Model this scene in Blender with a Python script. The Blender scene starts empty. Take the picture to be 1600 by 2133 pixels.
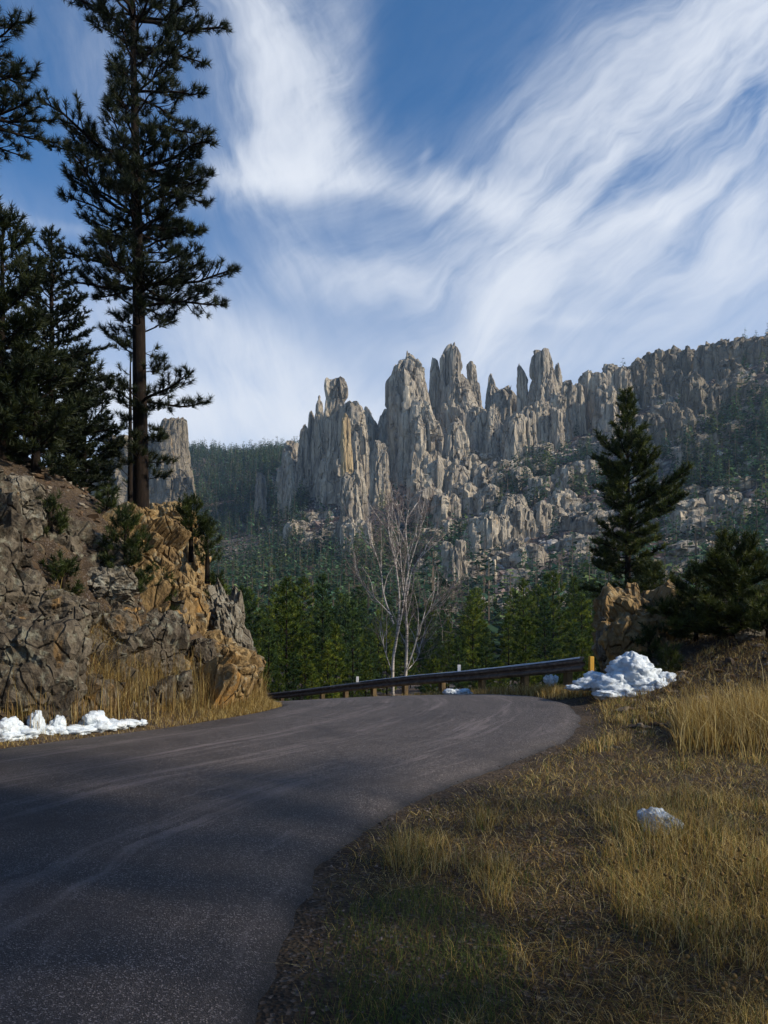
import bpy, math, random
import numpy as np
from mathutils import Vector, Matrix

# ------------------------------------------------------------------ camera, sky, sun, exposure
S = bpy.context.scene
COL = S.collection
F_PX, HOR, EYE = 1600.0, 1330.0, 1.6          # focal length (photo pixels), horizon row, eye height
cam_d = bpy.data.cameras.new('camera'); cam = bpy.data.objects.new('camera', cam_d); COL.objects.link(cam)
cam.location = (0, 0, EYE); cam.rotation_euler = (math.radians(90), 0, 0)
cam_d.sensor_fit = 'VERTICAL'; cam_d.sensor_height = 24.0; cam_d.lens = 24.0*F_PX/2133.0
cam_d.shift_y = (HOR-1066.5)/2133.0
cam_d.clip_start = 0.05; cam_d.clip_end = 12000
S.camera = cam
SUN_AZ, SUN_EL = math.radians(106), math.radians(30)   # azimuth from +Y (view direction) towards +X (right)
sun_d = bpy.data.lights.new('sun', 'SUN'); sun_d.energy = 5.0; sun_d.angle = math.radians(4.0); sun_d.color = (1.0, 0.88, 0.70)
sun = bpy.data.objects.new('sun', sun_d); COL.objects.link(sun)
to_sun = Vector((math.sin(SUN_AZ)*math.cos(SUN_EL), math.cos(SUN_AZ)*math.cos(SUN_EL), math.sin(SUN_EL)))
sun.rotation_euler = to_sun.to_track_quat('Z', 'Y').to_euler(); sun.location = (60, -20, 80)
S.view_settings.view_transform = 'Standard'; S.view_settings.look = 'None'
S.view_settings.exposure = 0.2; S.view_settings.gamma = 1.0; S.view_settings.use_curve_mapping = False
S.cycles.use_denoising = True; S.cycles.use_adaptive_sampling = True; S.cycles.adaptive_threshold = 0.02
S.cycles.max_bounces = 5; S.cycles.diffuse_bounces = 2; S.cycles.glossy_bounces = 2
S.cycles.transmission_bounces = 2; S.cycles.volume_bounces = 1; S.cycles.transparent_max_bounces = 6
S.cycles.caustics_reflective = False; S.cycles.caustics_refractive = False

class NB:
    """small helper for node trees: every call returns an output socket"""
    def __init__(s, nt): s.nt = nt
    def new(s, t, **kw):
        n = s.nt.nodes.new(t)
        for k, v in kw.items(): setattr(n, k, v)
        return n
    def link(s, a, b): s.nt.links.new(a, b)
    def put(s, sock, v):
        if isinstance(v, bpy.types.NodeSocket): s.nt.links.new(v, sock)
        else: sock.default_value = v
    def m(s, op, a, b=0.0, c=None, clamp=False):
        n = s.new('ShaderNodeMath', operation=op, use_clamp=clamp)
        s.put(n.inputs[0], a); s.put(n.inputs[1], b)
        if c is not None: s.put(n.inputs[2], c)
        return n.outputs[0]
    def noise(s, vec, scale, detail=4, rough=0.55, dist=0.0, col=False):
        n = s.new('ShaderNodeTexNoise'); s.put(n.inputs['Vector'], vec)
        n.inputs['Scale'].default_value = scale; n.inputs['Detail'].default_value = detail
        n.inputs['Roughness'].default_value = rough; n.inputs['Distortion'].default_value = dist
        return n.outputs['Color' if col else 'Fac']
    def voro(s, vec, scale, feature='F1', out='Distance', rnd=1.0):
        n = s.new('ShaderNodeTexVoronoi', feature=feature); s.put(n.inputs['Vector'], vec)
        n.inputs['Scale'].default_value = scale; n.inputs['Randomness'].default_value = rnd
        return n.outputs[out]
    def vscale(s, vec, sc, loc=(0, 0, 0), rot=(0, 0, 0)):
        n = s.new('ShaderNodeMapping'); s.put(n.inputs['Vector'], vec)
        n.inputs['Scale'].default_value = sc; n.inputs['Location'].default_value = loc; n.inputs['Rotation'].default_value = rot
        return n.outputs[0]
    def ramp(s, f, stops):
        n = s.new('ShaderNodeValToRGB'); s.put(n.inputs[0], f); el = n.color_ramp.elements
        while len(el) < len(stops): el.new(0.5)
        for e, (p, c) in zip(el, stops):
            e.position = p; e.color = (*c, 1) if not np.isscalar(c) else (c, c, c, 1)
        return n.outputs[0]
    def mix(s, f, a, b, blend='MIX'):
        n = s.new('ShaderNodeMix', data_type='RGBA', blend_type=blend)
        s.put(n.inputs[0], f)
        for i, v in ((6, a), (7, b)):
            s.put(n.inputs[i], v if isinstance(v, bpy.types.NodeSocket) else (*v, 1))
        return n.outputs[2]
    def smooth(s, v, lo, hi):
        n = s.new('ShaderNodeMapRange', interpolation_type='SMOOTHSTEP'); s.put(n.inputs[0], v)
        n.inputs[1].default_value = lo; n.inputs[2].default_value = hi
        return n.outputs[0]

def build_world():
    w = bpy.data.worlds.new('World'); S.world = w; w.use_nodes = True
    nt = w.node_tree; nt.nodes.clear(); b = NB(nt)
    out = b.new('ShaderNodeOutputWorld'); bg = b.new('ShaderNodeBackground')
    sky = b.new('ShaderNodeTexSky', sky_type='NISHITA', sun_disc=False)
    sky.sun_elevation = SUN_EL; sky.sun_rotation = SUN_AZ
    sky.altitude = 1800; sky.air_density = 1.0; sky.dust_density = 0.6; sky.ozone_density = 2.2
    tc = b.new('ShaderNodeTexCoord'); d = tc.outputs['Generated']
    sx = b.new('ShaderNodeSeparateXYZ'); b.link(d, sx.inputs[0]); x, y, z = sx.outputs
    hyp = b.m('SQRT', b.m('ADD', b.m('MULTIPLY', x, x), b.m('MULTIPLY', y, y)))
    az = b.m('ARCTAN2', x, y); tv = b.m('DIVIDE', z, b.m('MAXIMUM', hyp, 0.02))
    # wind-drawn warp of the cirrus
    cz = b.new('ShaderNodeCombineXYZ'); b.put(cz.inputs[0], az); b.put(cz.inputs[1], tv); cz.inputs[2].default_value = 0.37
    p = cz.outputs[0]
    wn = b.new('ShaderNodeSeparateColor'); b.link(b.noise(p, 3.2, 4, 0.55, 0.15, col=True), wn.inputs[0])
    wu = b.m('MULTIPLY', b.m('SUBTRACT', wn.outputs[0], 0.5), 0.16)
    wv = b.m('MULTIPLY', b.m('SUBTRACT', wn.outputs[1], 0.5), 0.15)
    u2 = b.m('ADD', az, wu); v2 = b.m('ADD', tv, wv)
    blobs = [(575, 130, 330, 105, 97, .80), (650, 200, 220, 60, 120, .30), (620, 335, 180, 60, 14, .90), (720, 335, 110, 26, -14, .45), (700, 120, 200, 60, 75, .30), (220, 160, 150, 150, 70, .16),
             (1330, 230, 580, 165, 34, .68), (940, 395, 140, 38, -16, .85), (1400, 440, 280, 42, -9, .55), (1090, 600, 200, 50, 52, .52), (1300, 510, 260, 75, 25, .50),
             (1500, 540, 280, 70, 12, .55), (540, 770, 190, 75, -30, .65), (480, 880, 340, 60, -3, 1.1), (1580, 120, 300, 230, 40, .45), (1250, 350, 200, 30, 40, .25),
             (780, 590, 190, 50, 4, .42), (1150, 740, 420, 60, 3, .25), (884, 312, 34, 9, 65, .22), (1190, 655, 120, 13, -6, .22), (60, 430, 150, 16, 0, .22),
             (160, 640, 220, 70, 10, .25), (-500, 500, 420, 110, 25, .5), (2150, 300, 500, 120, 20, .5), (800, -550, 700, 170, 40, .4)]
    tot = 0.0
    cb = b.new('ShaderNodeCombineXYZ'); b.put(cb.inputs[0], u2); b.put(cb.inputs[1], v2)
    for (px, py, hl, hw, ang, st) in blobs:
        a0 = math.atan((px-800)/F_PX); k = math.cos(a0)
        mp = b.new('ShaderNodeMapping', vector_type='TEXTURE'); b.link(cb.outputs[0], mp.inputs['Vector'])
        mp.inputs['Location'].default_value = (a0, (HOR-py)/F_PX*k, 0); mp.inputs['Rotation'].default_value = (0, 0, math.radians(ang)); mp.inputs['Scale'].default_value = (hl/F_PX*k, hw/F_PX*k, 1)
        dt = b.new('ShaderNodeVectorMath', operation='DOT_PRODUCT'); b.link(mp.outputs[0], dt.inputs[0]); b.link(mp.outputs[0], dt.inputs[1])
        tot = b.m('MULTIPLY_ADD', b.m('POWER', 0.36788, dt.outputs['Value']), st, tot)
    # streaks drawn out along the wind, over all of the sky; the wind turns with the bearing
    cw = b.new('ShaderNodeCombineXYZ'); b.put(cw.inputs[0], u2); b.put(cw.inputs[1], v2)
    def streak(deg, s1, s2):
        def turn(s, k, dg, loc):
            mp = b.new('ShaderNodeMapping', vector_type='TEXTURE'); b.link(cw.outputs[0], mp.inputs['Vector'])
            mp.inputs['Rotation'].default_value = (0, 0, math.radians(dg)); mp.inputs['Scale'].default_value = (1/s, 1/(s*k), 1); mp.inputs['Location'].default_value = loc
            return mp.outputs[0]
        f1 = b.noise(turn(s1, 3.0, deg, (0, 0, 0)), 1.6, 8, 0.62, 0.3)
        f2 = b.noise(turn(s2, 4.0, deg+6, (1.7, 3.1, 0)), 1.6, 6, 0.62, 0.25)
        return b.m('ADD', b.m('MULTIPLY', b.smooth(f1, 0.26, 0.76), 0.74), b.m('MULTIPLY', b.smooth(f2, 0.2, 0.8), 0.5))
    side = b.smooth(az, -0.30, 0.14)
    sA, sB = streak(104, 2.6, 6.0), streak(33, 2.4, 5.5)
    tex = b.m('ADD', b.m('MULTIPLY', sB, side), b.m('MULTIPLY', sA, b.m('SUBTRACT', 1.0, side)))
    veil = b.smooth(b.noise(p, 1.4, 3, 0.6, 0.3), 0.40, 0.75)
    low = b.m('MULTIPLY', b.smooth(tv, 0.62, 0.10), 0.70)
    dens = b.m('ADD', b.m('MULTIPLY', b.m('ADD', tot, b.m('MULTIPLY', veil, 0.06)), b.m('ADD', b.m('MULTIPLY', tex, 1.25), 0.05)), low)
    fac = b.m('MULTIPLY', b.m('SUBTRACT', 1.0, b.m('POWER', 2.718, b.m('MULTIPLY', b.m('POWER', dens, 1.3), -1.7))), 0.97)
    skyc = b.mix(1.0, sky.outputs[0], (0.44, 1.02, 1.38), 'MULTIPLY')
    colr = b.mix(fac, skyc, (7.3, 7.7, 8.4))
    b.link(colr, bg.inputs['Color']); bg.inputs['Strength'].default_value = 0.1
    b.link(bg.outputs[0], out.inputs['Surface'])
build_world()

# ------------------------------------------------------------------ general helpers
def X_(px, Y): return (px-800.0)/F_PX*Y
def Z_(py, Y): return EYE+(HOR-py)/F_PX*Y

def _h(ix, iy, iz, seed):
    n = (ix*374761393 + iy*668265263 + iz*1274126177 + seed*362437) & 0xffffffff
    n = ((n ^ (n >> 13))*1274126177) & 0xffffffff
    n = n ^ (n >> 16)
    return (n & 0xffff)/32767.5-1.0
def vnoise(P, seed=0):
    P = np.asarray(P, float); I = np.floor(P).astype(np.int64); f = P-I; f = f*f*(3-2*f)
    x, y, z = I[..., 0], I[..., 1], I[..., 2]; fx, fy, fz = f[..., 0], f[..., 1], f[..., 2]
    def lerp(a, b, t): return a+(b-a)*t
    c = [[[_h(x+i, y+j, z+k, seed) for k in (0, 1)] for j in (0, 1)] for i in (0, 1)]
    a = lerp(lerp(c[0][0][0], c[1][0][0], fx), lerp(c[0][1][0], c[1][1][0], fx), fy)
    b = lerp(lerp(c[0][0][1], c[1][0][1], fx), lerp(c[0][1][1], c[1][1][1], fx), fy)
    return lerp(a, b, fz)
def fbm(P, octv=4, seed=0, gain=0.5):
    P = np.asarray(P, float); s = 0; a = 1.0; t = 0
    for o in range(octv):
        s = s+a*vnoise(P*(2.03**o)+o*17.3, seed+o); t += a; a *= gain
    return s/t
def ridged(P, octv=4, seed=0, gain=0.5):
    P = np.asarray(P, float); s = 0; a = 1.0; t = 0
    for o in range(octv):
        s = s+a*(1-np.abs(vnoise(P*(2.03**o)+o*11.7, seed+o))*2); t += a; a *= gain
    return s/t
def n2(x, y, f, octv=3, seed=0): return fbm(np.stack([np.asarray(x)*f, np.asarray(y)*f, np.zeros_like(np.asarray(x, float))+0.5], -1), octv, seed)
def sstep(x, a, b):
    t = np.clip((np.asarray(x, float)-a)/(b-a), 0, 1); return t*t*(3-2*t)

def mk_mesh(name, V, F, mat=None, smooth=False, col=None):
    V = np.ascontiguousarray(V, dtype=np.float32); me = bpy.data.meshes.new(name)
    groups = F if isinstance(F, list) else [F]
    groups = [np.asarray(g, dtype=np.int32) for g in groups if len(g)]
    me.vertices.add(len(V)); me.vertices.foreach_set('co', V.ravel())
    li = np.concatenate([g.ravel() for g in groups]); st = []; o = 0
    for g in groups:
        st.append(o+np.arange(len(g))*g.shape[1]); o += g.size
    st = np.concatenate(st).astype(np.int32)
    me.loops.add(len(li)); me.loops.foreach_set('vertex_index', li)
    me.polygons.add(len(st)); me.polygons.foreach_set('loop_start', st)
    me.update(calc_edges=True)
    me.polygons.foreach_set('use_smooth', np.full(len(st), bool(smooth)))
    if col is not None:
        a = me.color_attributes.new('Col', 'FLOAT_COLOR', 'POINT')
        c = np.ones((len(V), 4), np.float32); c[:, :3] = col; a.data.foreach_set('color', c.ravel())
    if mat: me.materials.append(mat)
    return me
def obj(name, me, parent=None, loc=None, rot=None, scale=None):
    o = bpy.data.objects.new(name, me); COL.objects.link(o)
    if parent: o.parent = parent
    if loc is not None: o.location = loc
    if rot is not None: o.rotation_euler = rot
    if scale is not None: o.scale = scale if not np.isscalar(scale) else (scale,)*3
    return o
def tag(o, label=None, cat=None, group=None, kind=None):
    if label: o['label'] = label
    if cat: o['category'] = cat
    if group: o['group'] = group
    if kind: o['kind'] = kind
    return o
def empty(name, loc=(0, 0, 0), rz=0.0, scale=1.0):
    o = bpy.data.objects.new(name, None); COL.objects.link(o); o.location = loc; o.rotation_euler = (0, 0, rz); o.scale = (scale,)*3
    o.empty_display_size = 0.2
    return o
class MB:
    """collects numpy pieces into one mesh"""
    def __init__(s): s.V = []; s.Q = []; s.T = []; s.C = []; s.n = 0
    def add(s, V, F, col=None):
        V = np.asarray(V, float); F = np.asarray(F)+s.n
        s.V.append(V); (s.T if F.shape[1] == 3 else s.Q).append(F); s.n += len(V)
        if col is not None: s.C.append(np.broadcast_to(np.asarray(col, float), V.shape))
    def mesh(s, name, mat, smooth=False):
        F = [np.concatenate(g) for g in (s.Q, s.T) if g]
        return mk_mesh(name, np.concatenate(s.V), F, mat, smooth, np.concatenate(s.C) if s.C else None)
    def build(s, name, mat, parent=None, smooth=False): return obj(name, s.mesh(name, mat, smooth), parent)
def tube(P, R, n=6):
    P = np.asarray(P, float); R = np.broadcast_to(np.asarray(R, float), (len(P),))
    T = np.gradient(P, axis=0); T /= np.linalg.norm(T, axis=1, keepdims=True)+1e-9
    ref = np.array([0.31, 0.95, 0.05]) if abs(T[0][2]) > 0.6 else np.array([0, 0, 1.0])
    A = np.cross(T, ref); A /= np.linalg.norm(A, axis=1, keepdims=True)+1e-9; B = np.cross(T, A)
    th = np.arange(n)/n*2*math.pi
    V = P[:, None]+R[:, None, None]*(A[:, None]*np.cos(th)[None, :, None]+B[:, None]*np.sin(th)[None, :, None])
    i = np.arange(len(P)-1)[:, None]*n; j = np.arange(n)[None]; k = (j+1) % n
    Fq = np.stack([i+j, i+k, i+n+k, i+n+j], -1).reshape(-1, 4)
    return V.reshape(-1, 3), Fq
def grid_faces(nr, nc, wrap=False):
    i = np.arange(nr-1)[:, None]*nc; j = np.arange(nc if wrap else nc-1)[None]; k = (j+1) % nc
    return np.stack([i+j, i+k, i+nc+k, i+nc+j], -1).reshape(-1, 4)
_ICO = {}
def ico(sub):
    if sub not in _ICO:
        import bmesh
        bm = bmesh.new(); bmesh.ops.create_icosphere(bm, subdivisions=max(sub, 1), radius=1.0)
        V = np.array([v.co[:] for v in bm.verts]); F = np.array([[v.index for v in f.verts] for f in bm.faces]); bm.free()
        _ICO[sub] = (V, F)
    return _ICO[sub]
def interp_curve(pts, n):
    """Catmull-Rom resampling of a polyline (k-D)"""
    P = np.asarray(pts, float); P = np.vstack([2*P[0]-P[1], P, 2*P[-1]-P[-2]]); m = len(P)-3
    t = np.linspace(0, m-1e-6, n); i = np.floor(t).astype(int); f = (t-i)[:, None]
    p0, p1, p2, p3 = P[i], P[i+1], P[i+2], P[i+3]
    return 0.5*((2*p1)+(-p0+p2)*f+(2*p0-5*p1+4*p2-p3)*f*f+(-p0+3*p1-3*p2+p3)*f**3)

# ------------------------------------------------------------------ materials
def new_mat(name):
    m = bpy.data.materials.new(name); m.use_nodes = True; nt = m.node_tree; nt.nodes.clear(); b = NB(nt)
    out = b.new('ShaderNodeOutputMaterial'); bs = b.new('ShaderNodeBsdfPrincipled'); b.link(bs.outputs[0], out.inputs['Surface'])
    bs.inputs['Roughness'].default_value = 0.9; bs.inputs['Specular IOR Level'].default_value = 0.25
    geo = b.new('ShaderNodeNewGeometry')
    return m, b, bs, geo.outputs['Position'], out
def bump(b, bs, h, strength, dist):
    n = b.new('ShaderNodeBump'); n.inputs['Strength'].default_value = strength; n.inputs['Distance'].default_value = dist
    b.link(h, n.inputs['Height']); b.link(n.outputs[0], bs.inputs['Normal'])
def rock_mat(name, fs, light, mid, dark, stain, stain_amt, lichen=None, bump_d=0.3, zs=0.25):
    """fs = feature frequency per metre"""
    m, b, bs, P, out = new_mat(name)
    Pv = b.vscale(P, (fs, fs, fs*zs))
    n1 = b.noise(Pv, 1.0, 6, 0.62, 0.4); n_f = b.noise(b.vscale(P, (1, 1, min(1.0, zs*2.2))), fs*7, 5, 0.65)
    c = b.ramp(b.m('ADD', b.m('MULTIPLY', n1, 0.65), b.m('MULTIPLY', n_f, 0.35)), [(0.30, dark), (0.46, mid), (0.66, light)])
    s = b.noise(b.vscale(P, (fs*1.1, fs*1.1, fs*0.2), loc=(3.3, 8.1, 1.7)), 0.8, 4, 0.6, 0.6)
    c = b.mix(b.smooth(s, 0.66-stain_amt, 0.80-stain_amt), c, stain)
    dk = b.noise(b.vscale(P, (fs*2.6, fs*2.6, fs*0.16*max(zs, .14)/.14), loc=(9.1, 2.2, 4.7)), 1.0, 4, 0.6, 0.3)
    c = b.mix(b.m('MULTIPLY', b.smooth(dk, 0.54, 0.68), 0.7), c, dark)
    if lichen:
        l = b.noise(P, fs*2.3, 6, 0.7, 0.2)
        c = b.mix(b.m('MULTIPLY', b.smooth(l, 0.52, 0.66), 0.8), c, lichen)
    cr = b.voro(b.vscale(P, (fs*1.3, fs*1.3, fs*1.3*zs)), 1.0, 'DISTANCE_TO_EDGE')
    crk = b.smooth(cr, 0.0, 0.06)
    b.link(c, bs.inputs['Base Color'])
    h = b.m('ADD', b.m('MULTIPLY', crk, 0.8), b.m('ADD', b.m('MULTIPLY', n_f, 0.6), b.m('MULTIPLY', n1, 0.8)))
    bump(b, bs, h, 0.9, bump_d)
    return m
def attr_mat(name, rough=0.8, spec=0.2, transl=0.0, var=0.0, tint=(1, 1, 1)):
    """colour comes from the per-piece Col attribute"""
    m, b, bs, P, out = new_mat(name)
    a = b.new('ShaderNodeAttribute', attribute_name='Col'); c = a.outputs['Color']
    if var:
        oi = b.new('ShaderNodeObjectInfo')
        c = b.mix(1.0, c, b.ramp(oi.outputs['Random'], [(0, (1-var, 1-var*0.8, 1-var)), (1, (1+var, 1+var*0.8, 1+var*0.4))]), 'MULTIPLY')
    b.link(c, bs.inputs['Base Color']); bs.inputs['Roughness'].default_value = rough; bs.inputs['Specular IOR Level'].default_value = spec
    if transl:
        t = b.new('ShaderNodeBsdfTranslucent'); b.link(c, t.inputs[0]); mx = b.new('ShaderNodeMixShader'); mx.inputs[0].default_value = transl
        b.link(bs.outputs[0], mx.inputs[1]); b.link(t.outputs[0], mx.inputs[2]); b.link(mx.outputs[0], out.inputs['Surface'])
    return m
def plain_mat(name, c1, c2, fs, rough=0.85, bump_d=0.02, spec=0.25, metal=0.0, zs=1.0):
    m, b, bs, P, out = new_mat(name)
    n1 = b.noise(b.vscale(P, (fs, fs, fs*zs)), 1.0, 6, 0.65, 0.3)
    b.link(b.ramp(n1, [(0.3, c1), (0.7, c2)]), bs.inputs['Base Color'])
    bs.inputs['Roughness'].default_value = rough; bs.inputs['Specular IOR Level'].default_value = spec; bs.inputs['Metallic'].default_value = metal
    if bump_d: bump(b, bs, n1, 0.6, bump_d)
    return m

M = {}
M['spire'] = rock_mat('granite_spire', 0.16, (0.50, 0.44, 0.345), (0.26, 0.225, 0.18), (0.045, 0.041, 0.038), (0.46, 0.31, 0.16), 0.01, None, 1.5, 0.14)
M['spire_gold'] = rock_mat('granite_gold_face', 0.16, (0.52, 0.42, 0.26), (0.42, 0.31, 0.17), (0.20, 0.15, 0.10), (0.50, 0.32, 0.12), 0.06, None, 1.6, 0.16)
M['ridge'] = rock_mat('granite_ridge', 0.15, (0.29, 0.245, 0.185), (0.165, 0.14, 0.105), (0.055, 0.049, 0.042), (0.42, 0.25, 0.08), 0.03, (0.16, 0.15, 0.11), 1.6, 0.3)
M['crag'] = rock_mat('lichened_granite', 1.5, (0.165, 0.14, 0.105), (0.066, 0.053, 0.038), (0.016, 0.013, 0.011), (0.27, 0.155, 0.05), 0.10, (0.20, 0.20, 0.155), 0.12, 0.7)
M['crag_gold'] = rock_mat('gold_granite', 1.4, (0.35, 0.25, 0.12), (0.20, 0.13, 0.056), (0.035, 0.024, 0.015), (0.38, 0.20, 0.05), 0.09, (0.24, 0.225, 0.165), 0.13, 0.35)  # granite in golden tones, warmer than the grey crag
M['boulder'] = rock_mat('grey_boulder', 1.9, (0.26, 0.235, 0.19), (0.135, 0.115, 0.085), (0.04, 0.034, 0.028), (0.26, 0.14, 0.05), 0.02, (0.27, 0.275, 0.235), 0.12, 0.8)
M['bark'] = plain_mat('pine_bark', (0.005, 0.004, 0.0035), (0.024, 0.017, 0.013), 14, 0.95, 0.03, 0.1, zs=0.25)
M['needle'] = attr_mat('pine_needle', 0.6, 0.25, 0.25)
M['needle_far'] = attr_mat('pine_needle_valley', 0.75, 0.15, 0.3, 0.42)
M['grass'] = attr_mat('grass_blade', 0.75, 0.2, 0.3)
M['talus'] = attr_mat('talus_block', 0.95, 0.15)
M['gravel'] = attr_mat('gravel_stone', 0.9, 0.2)
def cells(P, seed=0, tilt=0.0):
    """cellular noise: (value of the nearest cell, F2-F1); with tilt every cell is a plane of its own slope, which splits rock into facets"""
    P = np.asarray(P, float); I = np.floor(P).astype(np.int64); sh = P.shape[:-1]
    d1 = np.full(sh, 9.0); d2 = np.full(sh, 9.0); val = np.zeros(sh)
    for i in (-1, 0, 1):
        for j in (-1, 0, 1):
            for k in (-1, 0, 1):
                x, y, z = I[..., 0]+i, I[..., 1]+j, I[..., 2]+k
                h0, h1, h2 = _h(x, y, z, seed), _h(x, y, z, seed+7), _h(x, y, z, seed+13)
                D = P-np.stack([x+0.5+0.46*h0, y+0.5+0.46*h1, z+0.5+0.46*h2], -1)
                d = np.sqrt((D*D).sum(-1)); v = _h(x, y, z, seed+29)
                if tilt: v = v+tilt*(D[..., 0]*(h1*2.1)+D[..., 1]*(h2*2.1)+D[..., 2]*(h0*2.1))
                m = d < d1
                d2 = np.where(m, d1, np.minimum(d2, d)); val = np.where(m, v, val); d1 = np.where(m, d, d1)
    return val, d2-d1

# ------------------------------------------------------------------ the lie of the land
R_EDGE = interp_curve([(-1.1, -14), (-0.9, -5), (-0.8, 0), (-0.74, 3.2), (-0.70, 4.5), (-0.62, 5.6), (-0.28, 6.9), (0.30, 8.2), (1.05, 9.5), (2.0, 11.0),
                       (3.0, 12.8), (3.7, 15.3), (3.85, 17.5), (3.3, 20), (1.9, 23), (0.1, 26), (-2.4, 30), (-5.6, 35.5), (-9.5, 41), (-14, 46)], 150)
L_EDGE = interp_curve([(-10.2, -14), (-9.9, -5), (-9.6, 0), (-9.1, 3.2), (-8.7, 4.8), (-8.2, 6.3), (-7.7, 7.6), (-7.2, 8.9), (-6.6, 10.1), (-5.95, 11.3),
                       (-4.9, 13.2), (-3.45, 15.9), (-2.65, 17.6), (-2.55, 19), (-3.6, 21.5), (-5.2, 24), (-7.7, 28), (-11, 33), (-15, 38), (-19.5, 42)], 150)
def sdist(x, y, PL, left):
    """distance from a polyline, positive on its left (or right) side, and the height along it"""
    x = np.asarray(x, float); sh = x.shape; p = np.stack([x.ravel(), np.asarray(y, float).ravel()], -1)
    A, B = PL[:-1], PL[1:]; AB = B-A; out = np.empty(len(p))
    for c in range(0, len(p), 20000):
        q = p[c:c+20000]; AP = q[:, None]-A[None]
        t = np.clip((AP*AB).sum(-1)/(AB*AB).sum(-1), 0, 1); D = AP-t[..., None]*AB[None]; d2 = (D*D).sum(-1); k = d2.argmin(1); r = np.arange(len(q))
        cr = AB[k, 0]*AP[r, k, 1]-AB[k, 1]*AP[r, k, 0]
        out[c:c+20000] = np.sqrt(d2[r, k])*np.where(cr > 0, 1, -1)
    return (out if left else -out).reshape(sh)
def road_z(x, y):
    x = np.asarray(x, float); y = np.asarray(y, float)
    z = np.interp(y, [-20, 10, 16, 18.3, 20.4, 23.6, 26.7, 30.8, 36.2, 42, 50], [0, 0, .07, .09, .02, -.25, -.56, -1.05, -1.72, -2.4, -3.3])
    return z+0.035*np.clip(x, -4, 4.5)*sstep(y, 8, 17)*(1-sstep(y, 26, 34))

PXC = np.array([-1400, -700, -200, 0, 200, 330, 400, 470, 560, 650, 750, 850, 950, 1050, 1150, 1250, 1350, 1450, 1600, 1900, 2500, 3300.])
YR = np.array([30, 45, 65, 90, 130, 180, 240, 310, 370, 430, 490, 560, 660, 800, 1000, 1400.])
_T = {  # rows of the ground in the photo at each depth, per bearing
 -1400: [1000, 1000, 1020, 1050, 1080, 1100, 1110, 1110, 1100, 1080, 1060, 1040, 1020, 1000, 1020, 1060],
 0:     [1000, 1010, 1050, 1080, 1110, 1140, 1160, 1170, 1160, 1150, 1130, 1110, 1060, 1000, 1020, 1080],
 200:   [1040, 1100, 1160, 1200, 1230, 1240, 1230, 1215, 1190, 1160, 1140, 1100, 1050, 975, 1000, 1060],
 330:   [1230, 1300, 1340, 1350, 1350, 1330, 1290, 1240, 1200, 1160, 1120, 1080, 1020, 955, 985, 1050],
 400:   [1480, 1470, 1440, 1410, 1385, 1350, 1295, 1240, 1200, 1160, 1115, 1065, 1005, 945, 980, 1050],
 470:   [1540, 1500, 1460, 1425, 1390, 1350, 1295, 1235, 1195, 1155, 1110, 1060, 1000, 950, 985, 1050],
 560:   [1560, 1510, 1465, 1425, 1390, 1345, 1285, 1225, 1180, 1135, 1085, 1030, 965, 950, 990, 1050],
 650:   [1560, 1510, 1465, 1425, 1385, 1335, 1275, 1210, 1160, 1105, 1045, 985, 950, 960, 1000, 1060],
 750:   [1550, 1510, 1465, 1425, 1380, 1330, 1265, 1200, 1145, 1080, 1015, 985, 990, 1010, 1040, 1080],
 850:   [1545, 1510, 1465, 1425, 1380, 1325, 1255, 1185, 1120, 1050, 990, 965, 980, 1000, 1030, 1080],
 950:   [1535, 1510, 1465, 1425, 1375, 1315, 1245, 1165, 1085, 1000, 935, 920, 945, 980, 1020, 1080],
 1050: [1520, 1505, 1460, 1420, 1370, 1305, 1230, 1140, 1055, 980, 920, 880, 910, 950, 1000, 1060],
 1150: [1500, 1500, 1455, 1410, 1360, 1295, 1215, 1115, 1025, 950, 890, 850, 880, 930, 980, 1050],
 1250: [1460, 1480, 1450, 1400, 1350, 1280, 1195, 1090, 995, 915, 860, 815, 850, 900, 960, 1040],
 1350: [1390, 1440, 1430, 1385, 1330, 1255, 1165, 1055, 950, 870, 820, 790, 830, 880, 940, 1030],
 1450: [1330, 1390, 1400, 1365, 1305, 1225, 1130, 1015, 900, 815, 775, 760, 800, 860, 930, 1020],
 1600:  [1270, 1330, 1350, 1325, 1260, 1165, 1065, 945, 835, 745, 705, 730, 780, 840, 910, 1000],
 1900:  [1200, 1260, 1280, 1250, 1180, 1080, 970, 850, 740, 670, 650, 680, 740, 800, 880, 980],
 3300:  [1100, 1150, 1150, 1100, 1020, 920, 820, 720, 640, 600, 600, 640, 700, 780, 860, 960]}
_rows = np.array([[np.interp(px, sorted(_T), [_T[k][r] for k in sorted(_T)]) for r in range(len(YR))] for px in PXC])
def _cr(T, i):
    i = np.clip(i, 0, T.shape[0]-1.001); k = np.floor(i).astype(int); f = i-k
    g = lambda q: np.clip(k+q, 0, T.shape[0]-1)
    return k, f, g
def far_py(px, Y):
    ci = np.interp(px, PXC, np.arange(len(PXC))); ri = np.interp(np.log(Y), np.log(YR), np.arange(len(YR)))
    k, f, g = _cr(_rows, ci); k2, f2, g2 = _cr(_rows.T, ri)
    def w(f): return [-.5*f+f*f-.5*f**3, 1-2.5*f*f+1.5*f**3, .5*f+2*f*f-1.5*f**3, -.5*f*f+.5*f**3]
    W1, W2 = w(f), w(f2); s = 0
    for a in range(4):
        for c in range(4): s = s+W1[a]*W2[c]*_rows[g(a-1), g2(c-1)]
    return s
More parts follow.
